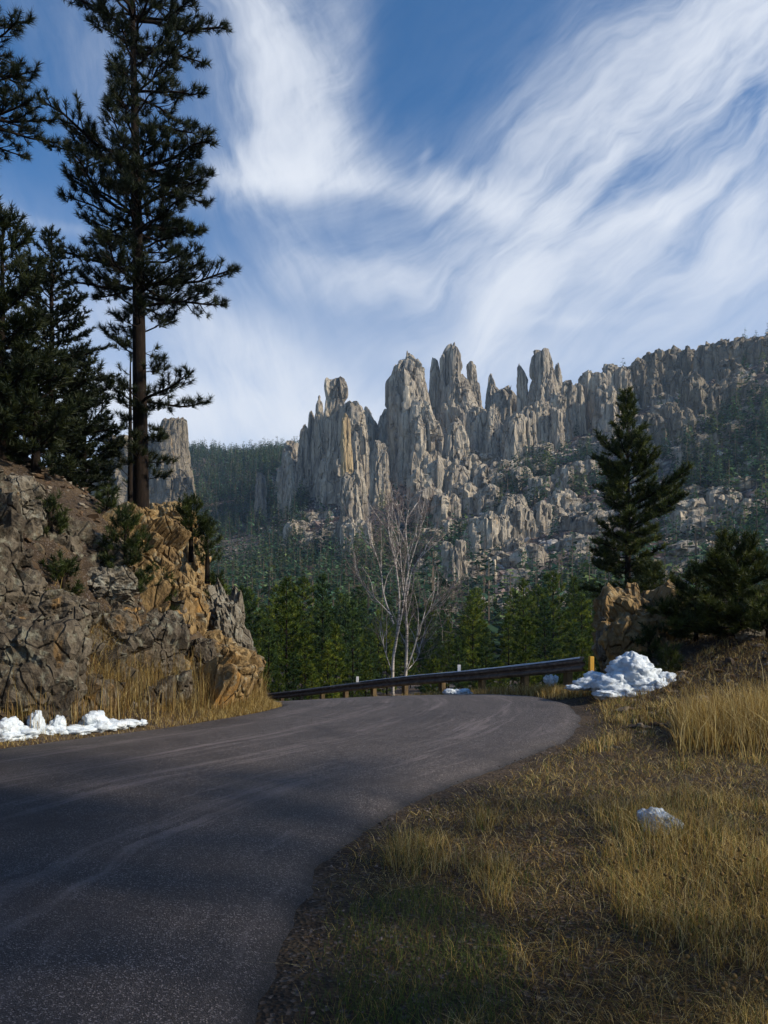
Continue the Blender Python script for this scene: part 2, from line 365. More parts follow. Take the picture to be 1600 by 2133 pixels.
def far_z(x, y):
    x = np.asarray(x, float); y = np.maximum(np.asarray(y, float), 5.0)
    z = EYE+(HOR-far_py(800+F_PX*x/y, y))/F_PX*y
    a = sstep(y, 60, 300)
    return z+a*(5.5*n2(x, y, 0.013, 4, 3)+2.2*n2(x, y, 0.06, 3, 5))+(0.35+0*a)*n2(x, y, 0.12, 3, 9)
def near_z(x, y, detail=True):
    x = np.asarray(x, float); y = np.asarray(y, float)
    dl = sdist(x, y, L_EDGE, True); dr = sdist(x, y, R_EDGE, False); rz = road_z(x, y)
    inside = (dl <= 0) & (dr <= 0)
    hill = np.interp(dl, [0, .35, 1.0, 1.7, 2.4, 3.2, 5.6, 9, 14, 40], [-.04, 0.02, .35, 1.5, 2.9, 4.2, 6.0, 7.4, 8.6, 14])
    hill = hill*(1-0.25*sstep(-y, -9, 2))
    u = x/np.maximum(y, 1.0)
    bank = np.interp(dr, [0, .6, 1.5, 3, 5, 9, 16, 30], [-.10, -.05, .10, .55, 1.35, 2.7, 5.0, 9.5])
    verge = np.interp(dr, [0, .6, 2, 5, 12, 30], [-.10, -.075, -.02, .20, 1.0, 5.0])
    bk = sstep(y, 9, 15.5)
    right = verge*(1-bk)+bank*bk
    fall = np.interp(dr, [0, .5, 1.3, 3, 8, 30], [-.05, -.03, -.12, -1.1, -3.8, -9])
    wf = sstep(y, 16.5, 19.5)*(1-sstep(u, .255, .31))
    right = right*(1-wf)+fall*wf
    z = np.where(dl > 0, rz+hill, np.where(dr > 0, rz+right, rz-0.12))
    if detail:
        k = np.clip(np.maximum(dl, dr), 0, 1.5)/1.5
        z = z+np.where(inside, 0, k*(0.16*n2(x, y, 0.6, 4, 21)+0.05*n2(x, y, 2.3, 3, 22)))
    return z
def gz(x, y):
    x = np.atleast_1d(np.asarray(x, float)); y = np.atleast_1d(np.asarray(y, float)); w = sstep(y, 27, 40)
    zn = np.zeros_like(x); zf = np.zeros_like(x); m = w < 1; k = w > 0
    if m.any(): zn[m] = near_z(x[m], y[m])
    if k.any(): zf[k] = far_z(x[k], y[k])
    return zn*(1-w)+zf*w
def gz1(x, y): return float(gz([x], [y])[0])

# ---- ground near the road
def soil_mat():
    m, b, bs, P, out = new_mat('verge_soil')
    n1 = b.noise(P, 0.9, 6, 0.65); n2_ = b.noise(P, 9.0, 6, 0.7); v = b.voro(P, 38.0, 'F1', 'Color')
    c = b.ramp(b.m('ADD', b.m('MULTIPLY', n1, 0.5), b.m('MULTIPLY', n2_, 0.5)), [(0.34, (0.018, 0.013, 0.010)), (0.5, (0.052, 0.036, 0.023)), (0.64, (0.12, 0.082, 0.045))])
    sep = b.new('ShaderNodeSeparateColor'); b.link(v, sep.inputs[0])
    c = b.mix(b.smooth(sep.outputs[0], 0.82, 0.95), c, (0.11, 0.09, 0.078)); b.link(c, bs.inputs['Base Color'])
    bump(b, bs, b.m('ADD', n2_, b.m('MULTIPLY', b.voro(P, 38.0), 0.6)), 0.9, 0.05)
    return m
M['soil'] = soil_mat()
nx, ny = np.meshgrid(np.linspace(-34, 30, 250), np.linspace(-13, 44, 230))
nzv = gz(nx.ravel(), ny.ravel())
o = obj('ground', mk_mesh('ground', np.stack([nx.ravel(), ny.ravel(), nzv], -1), grid_faces(230, 250), M['soil'], True)); tag(o, kind='structure')

# ---- mountain slope
def slope_mat():
    m, b, bs, P, out = new_mat('mountain_slope')
    n1 = b.noise(P, 0.035, 6, 0.62); n2_ = b.noise(P, 0.35, 6, 0.72, 0.5); v = b.voro(b.vscale(P, (1, 1, 1)), 0.42)
    f = b.m('ADD', b.m('MULTIPLY', n1, 0.4), b.m('MULTIPLY', n2_, 0.6))
    c = b.ramp(f, [(0.36, (0.045, 0.034, 0.030)), (0.47, (0.10, 0.075, 0.066)), (0.56, (0.20, 0.17, 0.15)), (0.68, (0.33, 0.30, 0.27))])
    c = b.mix(b.smooth(b.noise(P, 0.05, 4, 0.6, 0.3), 0.52, 0.66), c, (0.085, 0.050, 0.042))
    b.link(c, bs.inputs['Base Color']); bump(b, bs, b.m('ADD', n2_, b.m('MULTIPLY', v, 0.8)), 1.0, 2.5)
    return m
M['slope'] = slope_mat()
rowsY = np.exp(np.linspace(math.log(43), math.log(1400), 190)); colsU = np.linspace(-1.6, 1.75, 330)
fy = np.repeat(rowsY, len(colsU)); fx = np.tile(colsU, len(rowsY))*fy
fzv = np.where(fy < 44, gz(fx, fy)-0.15, far_z(fx, fy))
o = obj('mountain_slope', mk_mesh('mountain_slope', np.stack([fx, fy, fzv], -1), grid_faces(len(rowsY), len(colsU)), M['slope'], True)); tag(o, kind='structure')
# ---- road
def asphalt_mat():
    m, b, bs, P, out = new_mat('asphalt')
    at = b.new('ShaderNodeAttribute', attribute_name='Col'); sp_ = b.new('ShaderNodeSeparateColor'); b.link(at.outputs['Color'], sp_.inputs[0]); tt, ss, lip = sp_.outputs
    cv = b.new('ShaderNodeCombineXYZ'); b.put(cv.inputs[0], b.m('MULTIPLY', tt, 6.5)); b.put(cv.inputs[1], b.m('MULTIPLY', ss, 100.0)); rc = cv.outputs[0]
    ag = b.voro(P, 140.0, 'F1', 'Color'); sep = b.new('ShaderNodeSeparateColor'); b.link(ag, sep.inputs[0])
    fine = b.noise(P, 80.0, 3, 0.75); broad = b.noise(P, 0.55, 5, 0.6, 0.3); patch = b.noise(P, 2.2, 5, 0.65, 0.4)
    streak = b.noise(b.vscale(rc, (6.5, 0.30, 1)), 1.0, 7, 0.72, 0.25)
    c = b.ramp(fine, [(0.30, (0.014, 0.012, 0.0115)), (0.55, (0.056, 0.047, 0.045)), (0.75, (0.135, 0.114, 0.110))])
    c = b.mix(b.smooth(sep.outputs[0], 0.82, 0.97), c, (0.27, 0.235, 0.23))
    path = None
    for c0 in (0.20, 0.42, 0.60, 0.82):
        g = b.m('POWER', 2.718, b.m('MULTIPLY', b.m('POWER', b.m('DIVIDE', b.m('SUBTRACT', tt, c0), 0.055), 2.0), -1.0)); path = g if path is None else b.m('ADD', path, g)
    wr = b.m('MULTIPLY', b.smooth(b.m('ADD', streak, b.m('MULTIPLY', path, 0.10)), 0.52, 0.76), 0.46)
    c = b.mix(wr, c, (0.27, 0.23, 0.23))
    c = b.mix(b.m('MULTIPLY', b.smooth(broad, 0.48, 0.68), 0.55), c, (0.026, 0.022, 0.023))
    c = b.mix(b.m('MULTIPLY', b.smooth(patch, 0.56, 0.70), 0.35), c, (0.03, 0.026, 0.026))
    ck = b.voro(b.vscale(P, (1, 1, 1)), 0.33, 'DISTANCE_TO_EDGE'); wob = b.noise(P, 3.0, 4, 0.6)
    seal = b.m('SUBTRACT', 1.0, b.smooth(b.m('ADD', ck, b.m('MULTIPLY', b.m('SUBTRACT', wob, 0.5), 0.10)), 0.0, 0.012))
    c = b.mix(b.m('MULTIPLY', seal, 0.22), c, (0.012, 0.011, 0.012))
    c = b.mix(b.m('MULTIPLY', b.smooth(lip, 0.0, 0.6), 0.9), c, (0.012, 0.011, 0.011))
    b.link(c, bs.inputs['Base Color']); bs.inputs['Roughness'].default_value = 0.62; bs.inputs['Specular IOR Level'].default_value = 0.4
    bump(b, bs, b.m('ADD', b.voro(P, 140.0), b.m('ADD', fine, b.m('MULTIPLY', seal, -0.6))), 0.8, 0.010)
    return m
M['asphalt'] = asphalt_mat()
NR, NC = 700, 26
Lr = interp_curve(L_EDGE, NR); Rr = interp_curve(R_EDGE, NR)
t = np.linspace(0, 1, NC)
jl = 0.07*n2(Lr[:, 0], Lr[:, 1], 1.6, 4, 41)[:, None]; jr = 0.16*n2(Rr[:, 0], Rr[:, 1], 1.6, 4, 42)[:, None]
D = Rr-Lr; D = D/np.linalg.norm(D, axis=1, keepdims=True); Lr = Lr+D*jl; Rr = Rr+D*jr
XY = Lr[:, None]*(1-t)[None, :, None]+Rr[:, None]*t[None, :, None]
zz = road_z(XY[..., 0], XY[..., 1])+0.05*(1-(2*t-1)**2)[None]+0.012*n2(XY[..., 0], XY[..., 1], 0.5, 3, 43)-0.035*sstep(np.abs(2*t-1), 0.9, 1.0)[None]
V = np.concatenate([XY, zz[..., None]], -1)
skL = V[:, :1].copy(); skL[..., :2] -= D[:, None]*0.06; skL[..., 2] -= 0.13; skR = V[:, -1:].copy(); skR[..., :2] += D[:, None]*0.34; skR[..., 2] -= 0.125
V = np.concatenate([skL, V, skR], 1)
sl = np.concatenate([[0], np.cumsum(np.linalg.norm(np.diff((Lr+Rr)/2, axis=0), axis=1))])
wear = np.zeros(V.shape); wear[..., 0] = np.concatenate([[0], t, [1]])[None]; wear[..., 1] = (sl/100)[:, None]; wear[:, -1, 2] = 1
o = obj('road', mk_mesh('road', V.reshape(-1, 3), grid_faces(NR, NC+2), M['asphalt'], True, wear.reshape(-1, 3))); tag(o, kind='structure')

# ------------------------------------------------------------------ granite spires
def lobe(spec, seed, ns=40, nl=70, cell=6.0, amp=0.16, power=2.4, flute=0.10, round_top=0.06):
    """spec: rows (z, cx, cy, rx, ry) from bottom to top; a column of jointed granite"""
    S_ = np.asarray(spec, float); z0, z1 = S_[0, 0], S_[-1, 0]
    tt = 1-(1-np.linspace(0, 1, nl))**1.25; z = z0+(z1-z0)*tt
    g = [np.interp(z, S_[:, 0], S_[:, k]) for k in (1, 2, 3, 4)]
    cap = np.sqrt(np.clip((1-tt)/round_top, 0, 1)); cap = np.where(tt > 1-round_top, np.sqrt(1-(1-np.clip((1-tt)/round_top, 0, 1))**2), 1.0)
    th = np.arange(ns)/ns*2*math.pi; c, s = np.cos(th), np.sin(th); tw = (seed % 7)*.24
    sup = (np.abs(np.cos(th+tw))**power+np.abs(np.sin(th+tw))**power)**(-1/power); sup = sup/np.abs(c*sup).max()
    x = g[0][:, None]+(g[2]*cap)[:, None]*(c*sup)[None]; y = g[1][:, None]+(g[3]*cap)[:, None]*(s*sup)[None]
    P = np.stack([x, y, np.broadcast_to(z[:, None], x.shape)], -1)
    w = fbm(P/(cell*2.2)+3.1, 2, seed)*0.35
    Q = P/np.array([cell, cell, cell*12])+np.stack([w, w*0.7, w*0.25], -1)
    v, e1 = cells(Q, seed, .8); v2, e2 = cells(P/np.array([cell*.42, cell*.42, cell*5.0])+w[..., None]*0.6, seed+3, .8)
    v3, e3 = cells(P/np.array([cell*.22, cell*.22, cell*.8])+w[..., None], seed+4, .6)
    rr = ridged(P/np.array([cell*1.3, cell*1.3, cell*9]), 3, seed+5)
    # joints, split faces and small relief
    k = 1+amp*(0.75*v+0.26*v2+0.07*v3)+flute*(rr-0.35)-amp*1.7*np.exp(-(e1/0.06)**2)-amp*0.45*np.exp(-(e2/0.07)**2)
    x = g[0][:, None]+(x-g[0][:, None])*k; y = g[1][:, None]+(y-g[1][:, None])*k
    zt = P[..., 2]+cell*0.28*(v*sstep(tt, .55, 1)[:, None])+cell*0.12*v2*sstep(tt, .5, 1)[:, None]
    V = np.stack([x, y, zt], -1).reshape(-1, 3); F = grid_faces(nl, ns, True)
    top = np.arange(ns)+(nl-1)*ns
    V = np.vstack([V, V[top].mean(0)]); T = np.stack([top, np.roll(top, -1), np.full(ns, len(V)-1)], -1)
    return V, F, T
def sil(Y, rows, depth=0.85, base_drop=14.0):
    """silhouette rows (py, left px, right px) from the top down -> loft rows from the bottom up"""
    out = []
    for py, xl, xr in rows:
        r = max((xr-xl)/2/F_PX*Y, 0.15); out.append((Z_(py, Y), X_((xl+xr)/2, Y), Y, r, r*depth))
    out.sort(); b0 = out[0]
    return [(b0[0]-base_drop, b0[1], b0[2], b0[3]*1.12, b0[4]*1.12)]+out
def rock_mesh(name, Y, rows, seed, n_sub=4, mat=None, cell=None, depth=0.85, amp=0.20, sub_h=(0.35, 0.9), power=3.0, ns=48, nl=72):
    rg = np.random.default_rng(seed); sp = np.array(sil(Y, rows, depth)); H = sp[-1, 0]-sp[0, 0]; wmax = sp[:, 3].max()
    cell = cell or max(2.2, wmax*0.42); mb = MB()
    def put(spec, s, a, n1, n2_, rt):
        V, F, T = lobe(spec, s, n1, n2_, cell, a, power, 0.10, rt); off = mb.n
        mb.V.append(V); mb.Q.append(F+off); mb.T.append(T+off); mb.n += len(V)
    put(sp, seed, amp, ns, nl, 0.035)
    for k in range(n_sub):
        a = math.radians(-170+160*(k+0.5+rg.uniform(-.35, .35))/max(n_sub, 1)); f = rg.uniform(*sub_h)
        zt = sp[0, 0]+H*f; zs_ = np.linspace(sp[0, 0], zt, 8); rows2 = []
        q = rg.uniform(.36, .58)
        for i, z in enumerate(zs_):
            g = [np.interp(z, sp[:, 0], sp[:, j]) for j in (1, 2, 3, 4)]; tp = 1-0.45*(i/7)**2
            cx = g[0]+math.cos(a)*g[2]*(1-q*0.75)*0.95; cy = g[1]+math.sin(a)*g[3]*(1-q*0.55)
            rows2.append((z, cx, cy, g[2]*q*tp, g[3]*q*tp*1.1))
        put(rows2, seed+31*k+5, amp, max(16, int(ns*.44)), max(16, nl//2), 0.10)
    return mb.mesh(name, mat or M['spire'], False)
def spire(label, Y, rows, seed, cat='rock spire', name='rock_spire', **kw):
    o = obj(name, rock_mesh(name, Y, rows, seed, **kw)); return tag(o, label, cat, kw.get('group'))

G = 'granite spires on the skyline'
SP = [
 ('slender dark spire with a small knob balanced on its tip', 500, [(826, 663, 667), (829, 662, 668), (835, 663, 667), (842, 658, 672), (870, 654, 676), (930, 648, 682), (1000, 640, 690)], 11, dict(n_sub=2)),
 ('thin pointed spire just left of the knob-topped spire', 505, [(856, 646, 652), (868, 643, 656), (910, 641, 660), (1000, 634, 668)], 12, dict(n_sub=1)),
 ('short pointed spire at the left end of the spire group', 500, [(888, 632, 638), (900, 626, 643), (940, 622, 646), (1010, 612, 652)], 13, dict(n_sub=2)),
 ('blocky flat-topped tower with an overhanging head, left of the golden pillar', 480, [(791, 684, 712), (796, 681, 718), (815, 679, 724), (828, 681, 723), (838, 682, 716), (880, 678, 722), (950, 672, 730), (1010, 664, 742)], 14, dict(n_sub=3)),
 ('broad grey buttress right of the golden pillar', 470, [(838, 716, 740), (848, 708, 746), (870, 706, 758), (910, 706, 766), (960, 704, 772), (1030, 704, 776)], 15, dict(n_sub=4)),
 ('small leaning pinnacle in the gap left of the great dome', 520, [(848, 760, 768), (860, 758, 774), (890, 757, 786), (940, 750, 798)], 17, dict(n_sub=1)),
 ('stubby stepped crag leaning against the left foot of the great dome', 515, [(850, 806, 816), (868, 792, 822), (895, 784, 826), (960, 770, 832)], 18, dict(n_sub=3)),
 ('pale tapering pinnacle standing alone in front of the gully', 440, [(916, 784, 794), (924, 778, 802), (950, 772, 808), (1000, 769, 812), (1055, 766, 816)], 19, dict(n_sub=3)),
 ('great round-headed granite tower, widest of the spires', 480, [(734, 840, 856), (742, 832, 862), (755, 824, 870), (775, 818, 880), (800, 814, 888), (840, 813, 896), (880, 815, 904), (930, 818, 916), (985, 815, 925)], 20, dict(n_sub=6, ns=60, nl=100)),
 ('lower rounded buttress at the right foot of the round-headed tower', 468, [(838, 866, 884), (850, 858, 898), (890, 852, 916), (930, 848, 924), (990, 845, 930)], 21, dict(n_sub=4)),
 ('narrow pointed pinnacle attached to the left of the tallest tower', 505, [(742, 903, 907), (750, 900, 911), (770, 897, 915), (800, 896, 918), (880, 893, 926), (960, 890, 930)], 22, dict(n_sub=1)),
 ('tallest jagged tower of the spire group with a notched crown', 500, [(714, 934, 945), (720, 930, 954), (736, 921, 961), (752, 916, 963), (790, 916, 968), (830, 914, 990), (880, 908, 1008), (950, 900, 1016)], 23, dict(n_sub=6, ns=56, nl=100)),
 ('leaning square-topped pinnacle right of the tallest tower', 505, [(755, 976, 988), (760, 970, 990), (785, 972, 994), (815, 976, 1000), (860, 978, 1008), (930, 970, 1016)], 24, dict(n_sub=1)),
 ('blunt pale thumb of rock in front of the tallest tower', 440, [(882, 940, 956), (890, 932, 964), (910, 926, 970), (945, 922, 976), (1000, 918, 986)], 25, dict(n_sub=3)),
 ('pair of fluted columns below the leaning pinnacle', 470, [(848, 984, 998), (860, 976, 1008), (890, 970, 1016), (930, 966, 1022), (980, 960, 1028)], 26, dict(n_sub=4)),
 ('small rounded cone of rock right of the fluted columns', 465, [(847, 1024, 1034), (856, 1016, 1040), (890, 1012, 1050), (940, 1006, 1062)], 27, dict(n_sub=2)),
 ('hooked sharp needle rising from a dark saddle', 540, [(780, 1020, 1023), (788, 1018, 1027), (806, 1016, 1034), (815, 1014, 1042), (850, 1010, 1052), (930, 1004, 1060)], 28, dict(n_sub=1)),
 ('low dark toothed saddle right of the hooked needle', 535, [(808, 1050, 1062), (816, 1038, 1070), (840, 1030, 1080), (920, 1020, 1090)], 29, dict(n_sub=3)),
 ('slim twin-pronged column left of the castle-like tower', 510, [(758, 1080, 1086), (766, 1077, 1090), (790, 1076, 1100), (850, 1074, 1104), (900, 1070, 1110)], 30, dict(n_sub=2, sub_h=(.8, .97))),
 ('castle-like tower of bundled columns near the ridge', 505, [(735, 1118, 1134), (740, 1112, 1142), (752, 1110, 1146), (766, 1106, 1150), (800, 1103, 1160), (840, 1100, 1170), (890, 1092, 1178)], 31, dict(n_sub=5, ns=56)),
 ('pointed needle on the right shoulder of the castle-like tower', 512, [(752, 1160, 1164), (765, 1158, 1167), (790, 1154, 1171), (860, 1146, 1180)], 32, dict(n_sub=1)),
]
for lab, Y, rows, sd, kw in SP:
    o = spire(lab, Y, rows, sd, **kw); o['group'] = G
# golden pillar: a long pillar with a golden face and a blocky foot
gp = empty('rock_pillar', (X_(735, 352), 352, Z_(1185, 352)))
def at_root(o, root): o.parent = root; o.matrix_parent_inverse = Matrix.Translation(root.location).inverted(); return o
at_root(obj('golden_face', rock_mesh('golden_face', 372, [(862, 716, 724), (880, 712, 730), (930, 710, 733), (990, 711, 738), (1060, 712, 748), (1110, 708, 758)], 41, 2, M['spire_gold'], amp=0.12)), gp)
at_root(obj('shaft', rock_mesh('shaft', 362, [(985, 722, 744), (1000, 714, 752), (1050, 710, 762), (1110, 706, 768)], 42, 4)), gp)
at_root(obj('foot', rock_mesh('foot', 352, [(1085, 712, 764), (1100, 706, 772), (1150, 702, 778), (1190, 696, 784)], 43, 4)), gp)
tag(gp, 'long pillar with a golden face running down to the forest', 'rock pillar')

def cliff(name, label, cat, Y0, cols, seed, mat, **kw):
    root = empty(name, (X_(cols[0][1][0][1], Y0), Y0, Z_(cols[0][1][-1][0], Y0)))
    for i, (Y, rows) in enumerate(cols):
        at_root(obj('rock_column', rock_mesh('rock_column', Y, rows, seed+i*7, mat=mat, **kw)), root)
    return tag(root, label, cat)
def colrow(x0, x1, top, base, lean=0.0):
    w = x1-x0; c = (x0+x1)/2
    return [(top, c-w*.16+lean, c+w*.16+lean), (top+w*.13, c-w*.36+lean*.8, c+w*.36+lean*.8), (top+w*.45, c-w*.5+lean*.5, c+w*.5+lean*.5), ((top+base)/2, c-w*.54, c+w*.54), (base, c-w*.62, c+w*.62)]
rs = random.Random(5)
def wall_cols(list_, dY=0):
    return [(Y, colrow(a-(b_-a)*.10, b_+(b_-a)*.10, tp, bs_+8, rs.uniform(-2, 2))) for (a, b_, tp, bs_, Y) in list_]
cliff('rock_ridge', 'wall of pale fluted columns climbing from the spires to the right', 'rock ridge', 455, wall_cols([
    (1052, 1092, 862, 945, 440), (1082, 1114, 848, 940, 442), (1108, 1136, 838, 935, 445), (1128, 1158, 842, 932, 447), (1148, 1178, 818, 925, 450), (1168, 1198, 795, 920, 452),
    (1150, 1172, 850, 930, 440), (1190, 1216, 800, 910, 455), (1208, 1240, 775, 905, 462), (1232, 1262, 776, 900, 458), (1250, 1290, 762, 890, 470), (1244, 1282, 805, 900, 445), (1282, 1312, 765, 885, 466), (1300, 1340, 762, 880, 472)]),
    100, M['spire'], n_sub=3, ns=28, nl=42)
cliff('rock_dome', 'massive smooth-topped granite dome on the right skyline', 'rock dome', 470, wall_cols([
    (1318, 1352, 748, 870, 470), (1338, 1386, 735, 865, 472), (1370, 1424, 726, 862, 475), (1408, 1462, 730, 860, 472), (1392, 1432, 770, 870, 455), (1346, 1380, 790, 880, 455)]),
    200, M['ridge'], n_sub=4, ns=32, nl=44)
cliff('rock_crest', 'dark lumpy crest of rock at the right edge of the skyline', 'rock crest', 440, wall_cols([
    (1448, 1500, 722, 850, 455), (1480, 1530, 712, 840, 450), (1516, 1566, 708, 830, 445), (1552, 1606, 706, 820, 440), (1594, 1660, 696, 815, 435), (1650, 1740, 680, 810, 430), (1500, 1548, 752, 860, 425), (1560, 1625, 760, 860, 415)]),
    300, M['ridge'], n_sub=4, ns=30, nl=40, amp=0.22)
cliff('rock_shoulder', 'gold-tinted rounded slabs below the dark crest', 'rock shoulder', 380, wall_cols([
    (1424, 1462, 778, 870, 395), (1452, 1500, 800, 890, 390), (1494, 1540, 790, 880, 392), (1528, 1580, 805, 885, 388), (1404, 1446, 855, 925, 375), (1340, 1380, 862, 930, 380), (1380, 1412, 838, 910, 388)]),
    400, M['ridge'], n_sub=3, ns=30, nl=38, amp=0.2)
cliff('cliff_band', 'pale weathered cliff band low on the talus slope', 'cliff', 300, wall_cols([
    (975, 1016, 1075, 1150, 300), (1006, 1040, 1068, 1158, 298), (1034, 1066, 1072, 1150, 300), (1058, 1092, 1056, 1150, 303), (1086, 1114, 1060, 1145, 305), (1108, 1146, 1045, 1140, 308), (1140, 1172, 1052, 1135, 312),
    (1166, 1200, 1060, 1125, 318), (1196, 1222, 1050, 1120, 322), (1218, 1256, 1044, 1165, 322), (1240, 1268, 1072, 1170, 315)]),
    500, M['spire'], n_sub=3, ns=24, nl=32, amp=0.24)
cliff('rock_terrace', 'stepped pale crags filling the slope under the blunt thumb', 'crag', 395, wall_cols([
    (852, 902, 975, 1075, 398), (888, 940, 955, 1065, 402), (928, 972, 968, 1050, 398), (960, 1006, 952, 1045, 408), (868, 918, 1018, 1095, 378), (946, 992, 1004, 1078, 380), (992, 1036, 978, 1055, 395), (908, 954, 1026, 1096, 370), (996, 1046, 1012, 1080, 370),
    (1030, 1072, 985, 1050, 385), (1064, 1110, 972, 1040, 382), (1104, 1150, 992, 1045, 362), (1148, 1196, 975, 1030, 366), (1190, 1240, 962, 1022, 368), (1046, 1092, 1030, 1072, 345), (1150, 1200, 1020, 1062, 340)]),
    600, M['spire'], n_sub=2, ns=26, nl=30, amp=0.24)
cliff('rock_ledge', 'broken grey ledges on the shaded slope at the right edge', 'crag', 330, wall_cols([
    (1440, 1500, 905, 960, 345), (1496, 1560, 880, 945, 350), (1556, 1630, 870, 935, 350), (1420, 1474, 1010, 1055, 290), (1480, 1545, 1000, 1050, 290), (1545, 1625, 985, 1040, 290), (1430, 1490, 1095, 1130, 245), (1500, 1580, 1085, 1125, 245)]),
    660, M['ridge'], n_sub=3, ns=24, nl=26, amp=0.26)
cliff('rock_cluster', 'small cluster of pale blocks among pines below the cliff band', 'rock cluster', 262, wall_cols([
    (924, 942, 1128, 1180, 262), (938, 956, 1140, 1185, 260), (950, 968, 1122, 1180, 266), (1012, 1030, 1165, 1195, 250)]), 650, M['spire'], n_sub=2, ns=24, nl=30, amp=0.25)
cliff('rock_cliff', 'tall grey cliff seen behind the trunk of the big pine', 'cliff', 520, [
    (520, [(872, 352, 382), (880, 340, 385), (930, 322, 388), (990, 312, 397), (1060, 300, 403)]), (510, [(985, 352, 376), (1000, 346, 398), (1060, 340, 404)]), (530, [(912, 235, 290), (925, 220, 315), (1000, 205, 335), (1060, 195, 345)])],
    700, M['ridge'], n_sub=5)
cliff('rock_fin', 'grey fins of rock at the forest edge left of the spires', 'rock fin', 520, [
    (480, [(942, 596, 602), (960, 588, 608), (1010, 582, 616), (1075, 578, 624)]), (500, [(982, 538, 546), (1000, 534, 552), (1080, 528, 558)]), (540, [(920, 598, 616), (940, 590, 626), (1000, 582, 636)]), (420, [(1088, 598, 612), (1100, 592, 620), (1135, 588, 626)])],
    800, M['spire'], n_sub=3, ns=32, nl=50)
# ------------------------------------------------------------------ rock by the road
def hit(px, py, y0=6.0, y1=40.0):
    """depth at which the line of sight through a photo pixel meets the near ground"""
    ys = np.arange(y0, y1, 0.05); z = Z_(py, ys); g = near_z(X_(px, ys), ys, False); k = np.nonzero(g >= z)[0]
    return float(ys[k[0]]) if len(k) else y1
def outcrop(name, label, ya, yb, seed, mat, push=0.5, n_s=230, n_t=80, top=4.6, bottom=0.75):
    E = L_EDGE[(L_EDGE[:, 1] > ya-0.6) & (L_EDGE[:, 1] < yb+0.6)]; E = interp_curve(E, n_s)
    T = np.gradient(E, axis=0); T /= np.linalg.norm(T, axis=1, keepdims=True); N = np.stack([-T[:, 1], T[:, 0]], -1)
    dl = np.linspace(bottom, top, n_t)
    xy = E[:, None]+N[:, None]*dl[None, :, None]; x, y = xy[..., 0], xy[..., 1]
    d = sdist(x, y, L_EDGE, True)
    z = near_z(x, y, False)+0.05
    P = np.stack([x, y, z], -1)
    out = np.concatenate([-np.broadcast_to(N[:, None], xy.shape)*0.85, np.full(x.shape+(1,), 0.5)], -1)
    w = fbm(P*0.35, 3, seed)*0.5
    A = math.radians(24); Pt = np.stack([P[..., 0]*math.cos(A)-P[..., 2]*math.sin(A), P[..., 1], P[..., 0]*math.sin(A)+P[..., 2]*math.cos(A)], -1)
    w = w*.6; v1, e1 = cells(Pt/np.array([1.7, 1.7, 1.25])+w[..., None], seed, .9); v2, e2 = cells(Pt/np.array([.62, .62, .46])+w[..., None]*2, seed+3, 1.0)
    v3, e3 = cells(Pt/np.array([.24, .24, .17])+w[..., None]*3, seed+9, 1.0)
    disp = push*(0.35+0.72*v1+0.20*v2)-push*0.55*np.exp(-(e1/.06)**2)-push*.25*np.exp(-(e2/.08)**2)+0.20*fbm(P*0.9, 3, seed+5)+0.04*(ridged(P*2.6, 3, seed+8)-.3)+0.045*v3-0.04*np.exp(-(e3/.1)**2)
    s = np.linspace(0, 1, n_s)[:, None]; tt = np.linspace(0, 1, n_t)[None]
    edge = sstep(s, 0, .06)*(1-sstep(s, .94, 1))*sstep(tt, 0, .10)*(1-sstep(tt, .82, 1))
    P = P+out*(disp*edge)[..., None]; P[..., 2] -= (1-edge)*0.35
    o = obj(name, mk_mesh(name, P.reshape(-1, 3), grid_faces(n_s, n_t), mat, False)); return tag(o, label, 'rock outcrop')
outcrop('rock_outcrop', 'grey lichened roadside outcrop behind the snow bank on the left', 3.0, 17.0, 61, M['crag'], 0.55, 340, 100)
outcrop('rock_outcrop', 'golden roadside cliff at the bend under the big pine', 16.3, 25.0, 77, M['crag_gold'], 0.62, 260, 110, 4.2, 0.6)

def boulder_mesh(name, seed, dims, sub=5, mat=None, rough=1.0, pw=2.6):
    V, F = ico(sub); c = V.copy(); sup = (np.abs(c)**pw).sum(1)**(-1/pw); V = c*sup[:, None]; q = V+seed*3.7
    w = fbm(q*0.9, 2, seed)*0.4
    w = w*.5; v1, e1 = cells(q*1.0+w[:, None], seed, 1.0); v2, e2 = cells(q*2.6+w[:, None], seed+2, 1.0)
    v3, e3 = cells(q*6.5+w[:, None], seed+3, 1.0)
    k = 1+rough*(0.20*fbm(q*0.8, 3, seed+4)+0.16*v1+0.075*v2-0.07*np.exp(-(e1/.05)**2)-0.035*np.exp(-(e2/.07)**2)+0.02*(ridged(q*3.5, 3, seed+6)-.3)+0.03*v3-.03*np.exp(-(e3/.1)**2))
    return mk_mesh(name, V*k[:, None]*np.asarray(dims)[None], F, mat or M['boulder'], False)
def boulder(label, px, py, w, h, Y=None, seed=1, mat='boulder', depth=1.0, name='boulder', rz=0.0, cat='boulder', tilt=0.0, rough=.72, pw=2.5):
    Y = Y or hit(px, py)+0.25
    rx, rz_ = w/2/F_PX*Y, h/2/F_PX*Y
    o = obj(name, boulder_mesh(name, seed, (rx, (rx+rz_)/2*depth, rz_), 5, M[mat], rough, pw), loc=(X_(px, Y), Y, Z_(py, Y)), rot=(0, tilt, rz))
    return tag(o, label, cat)
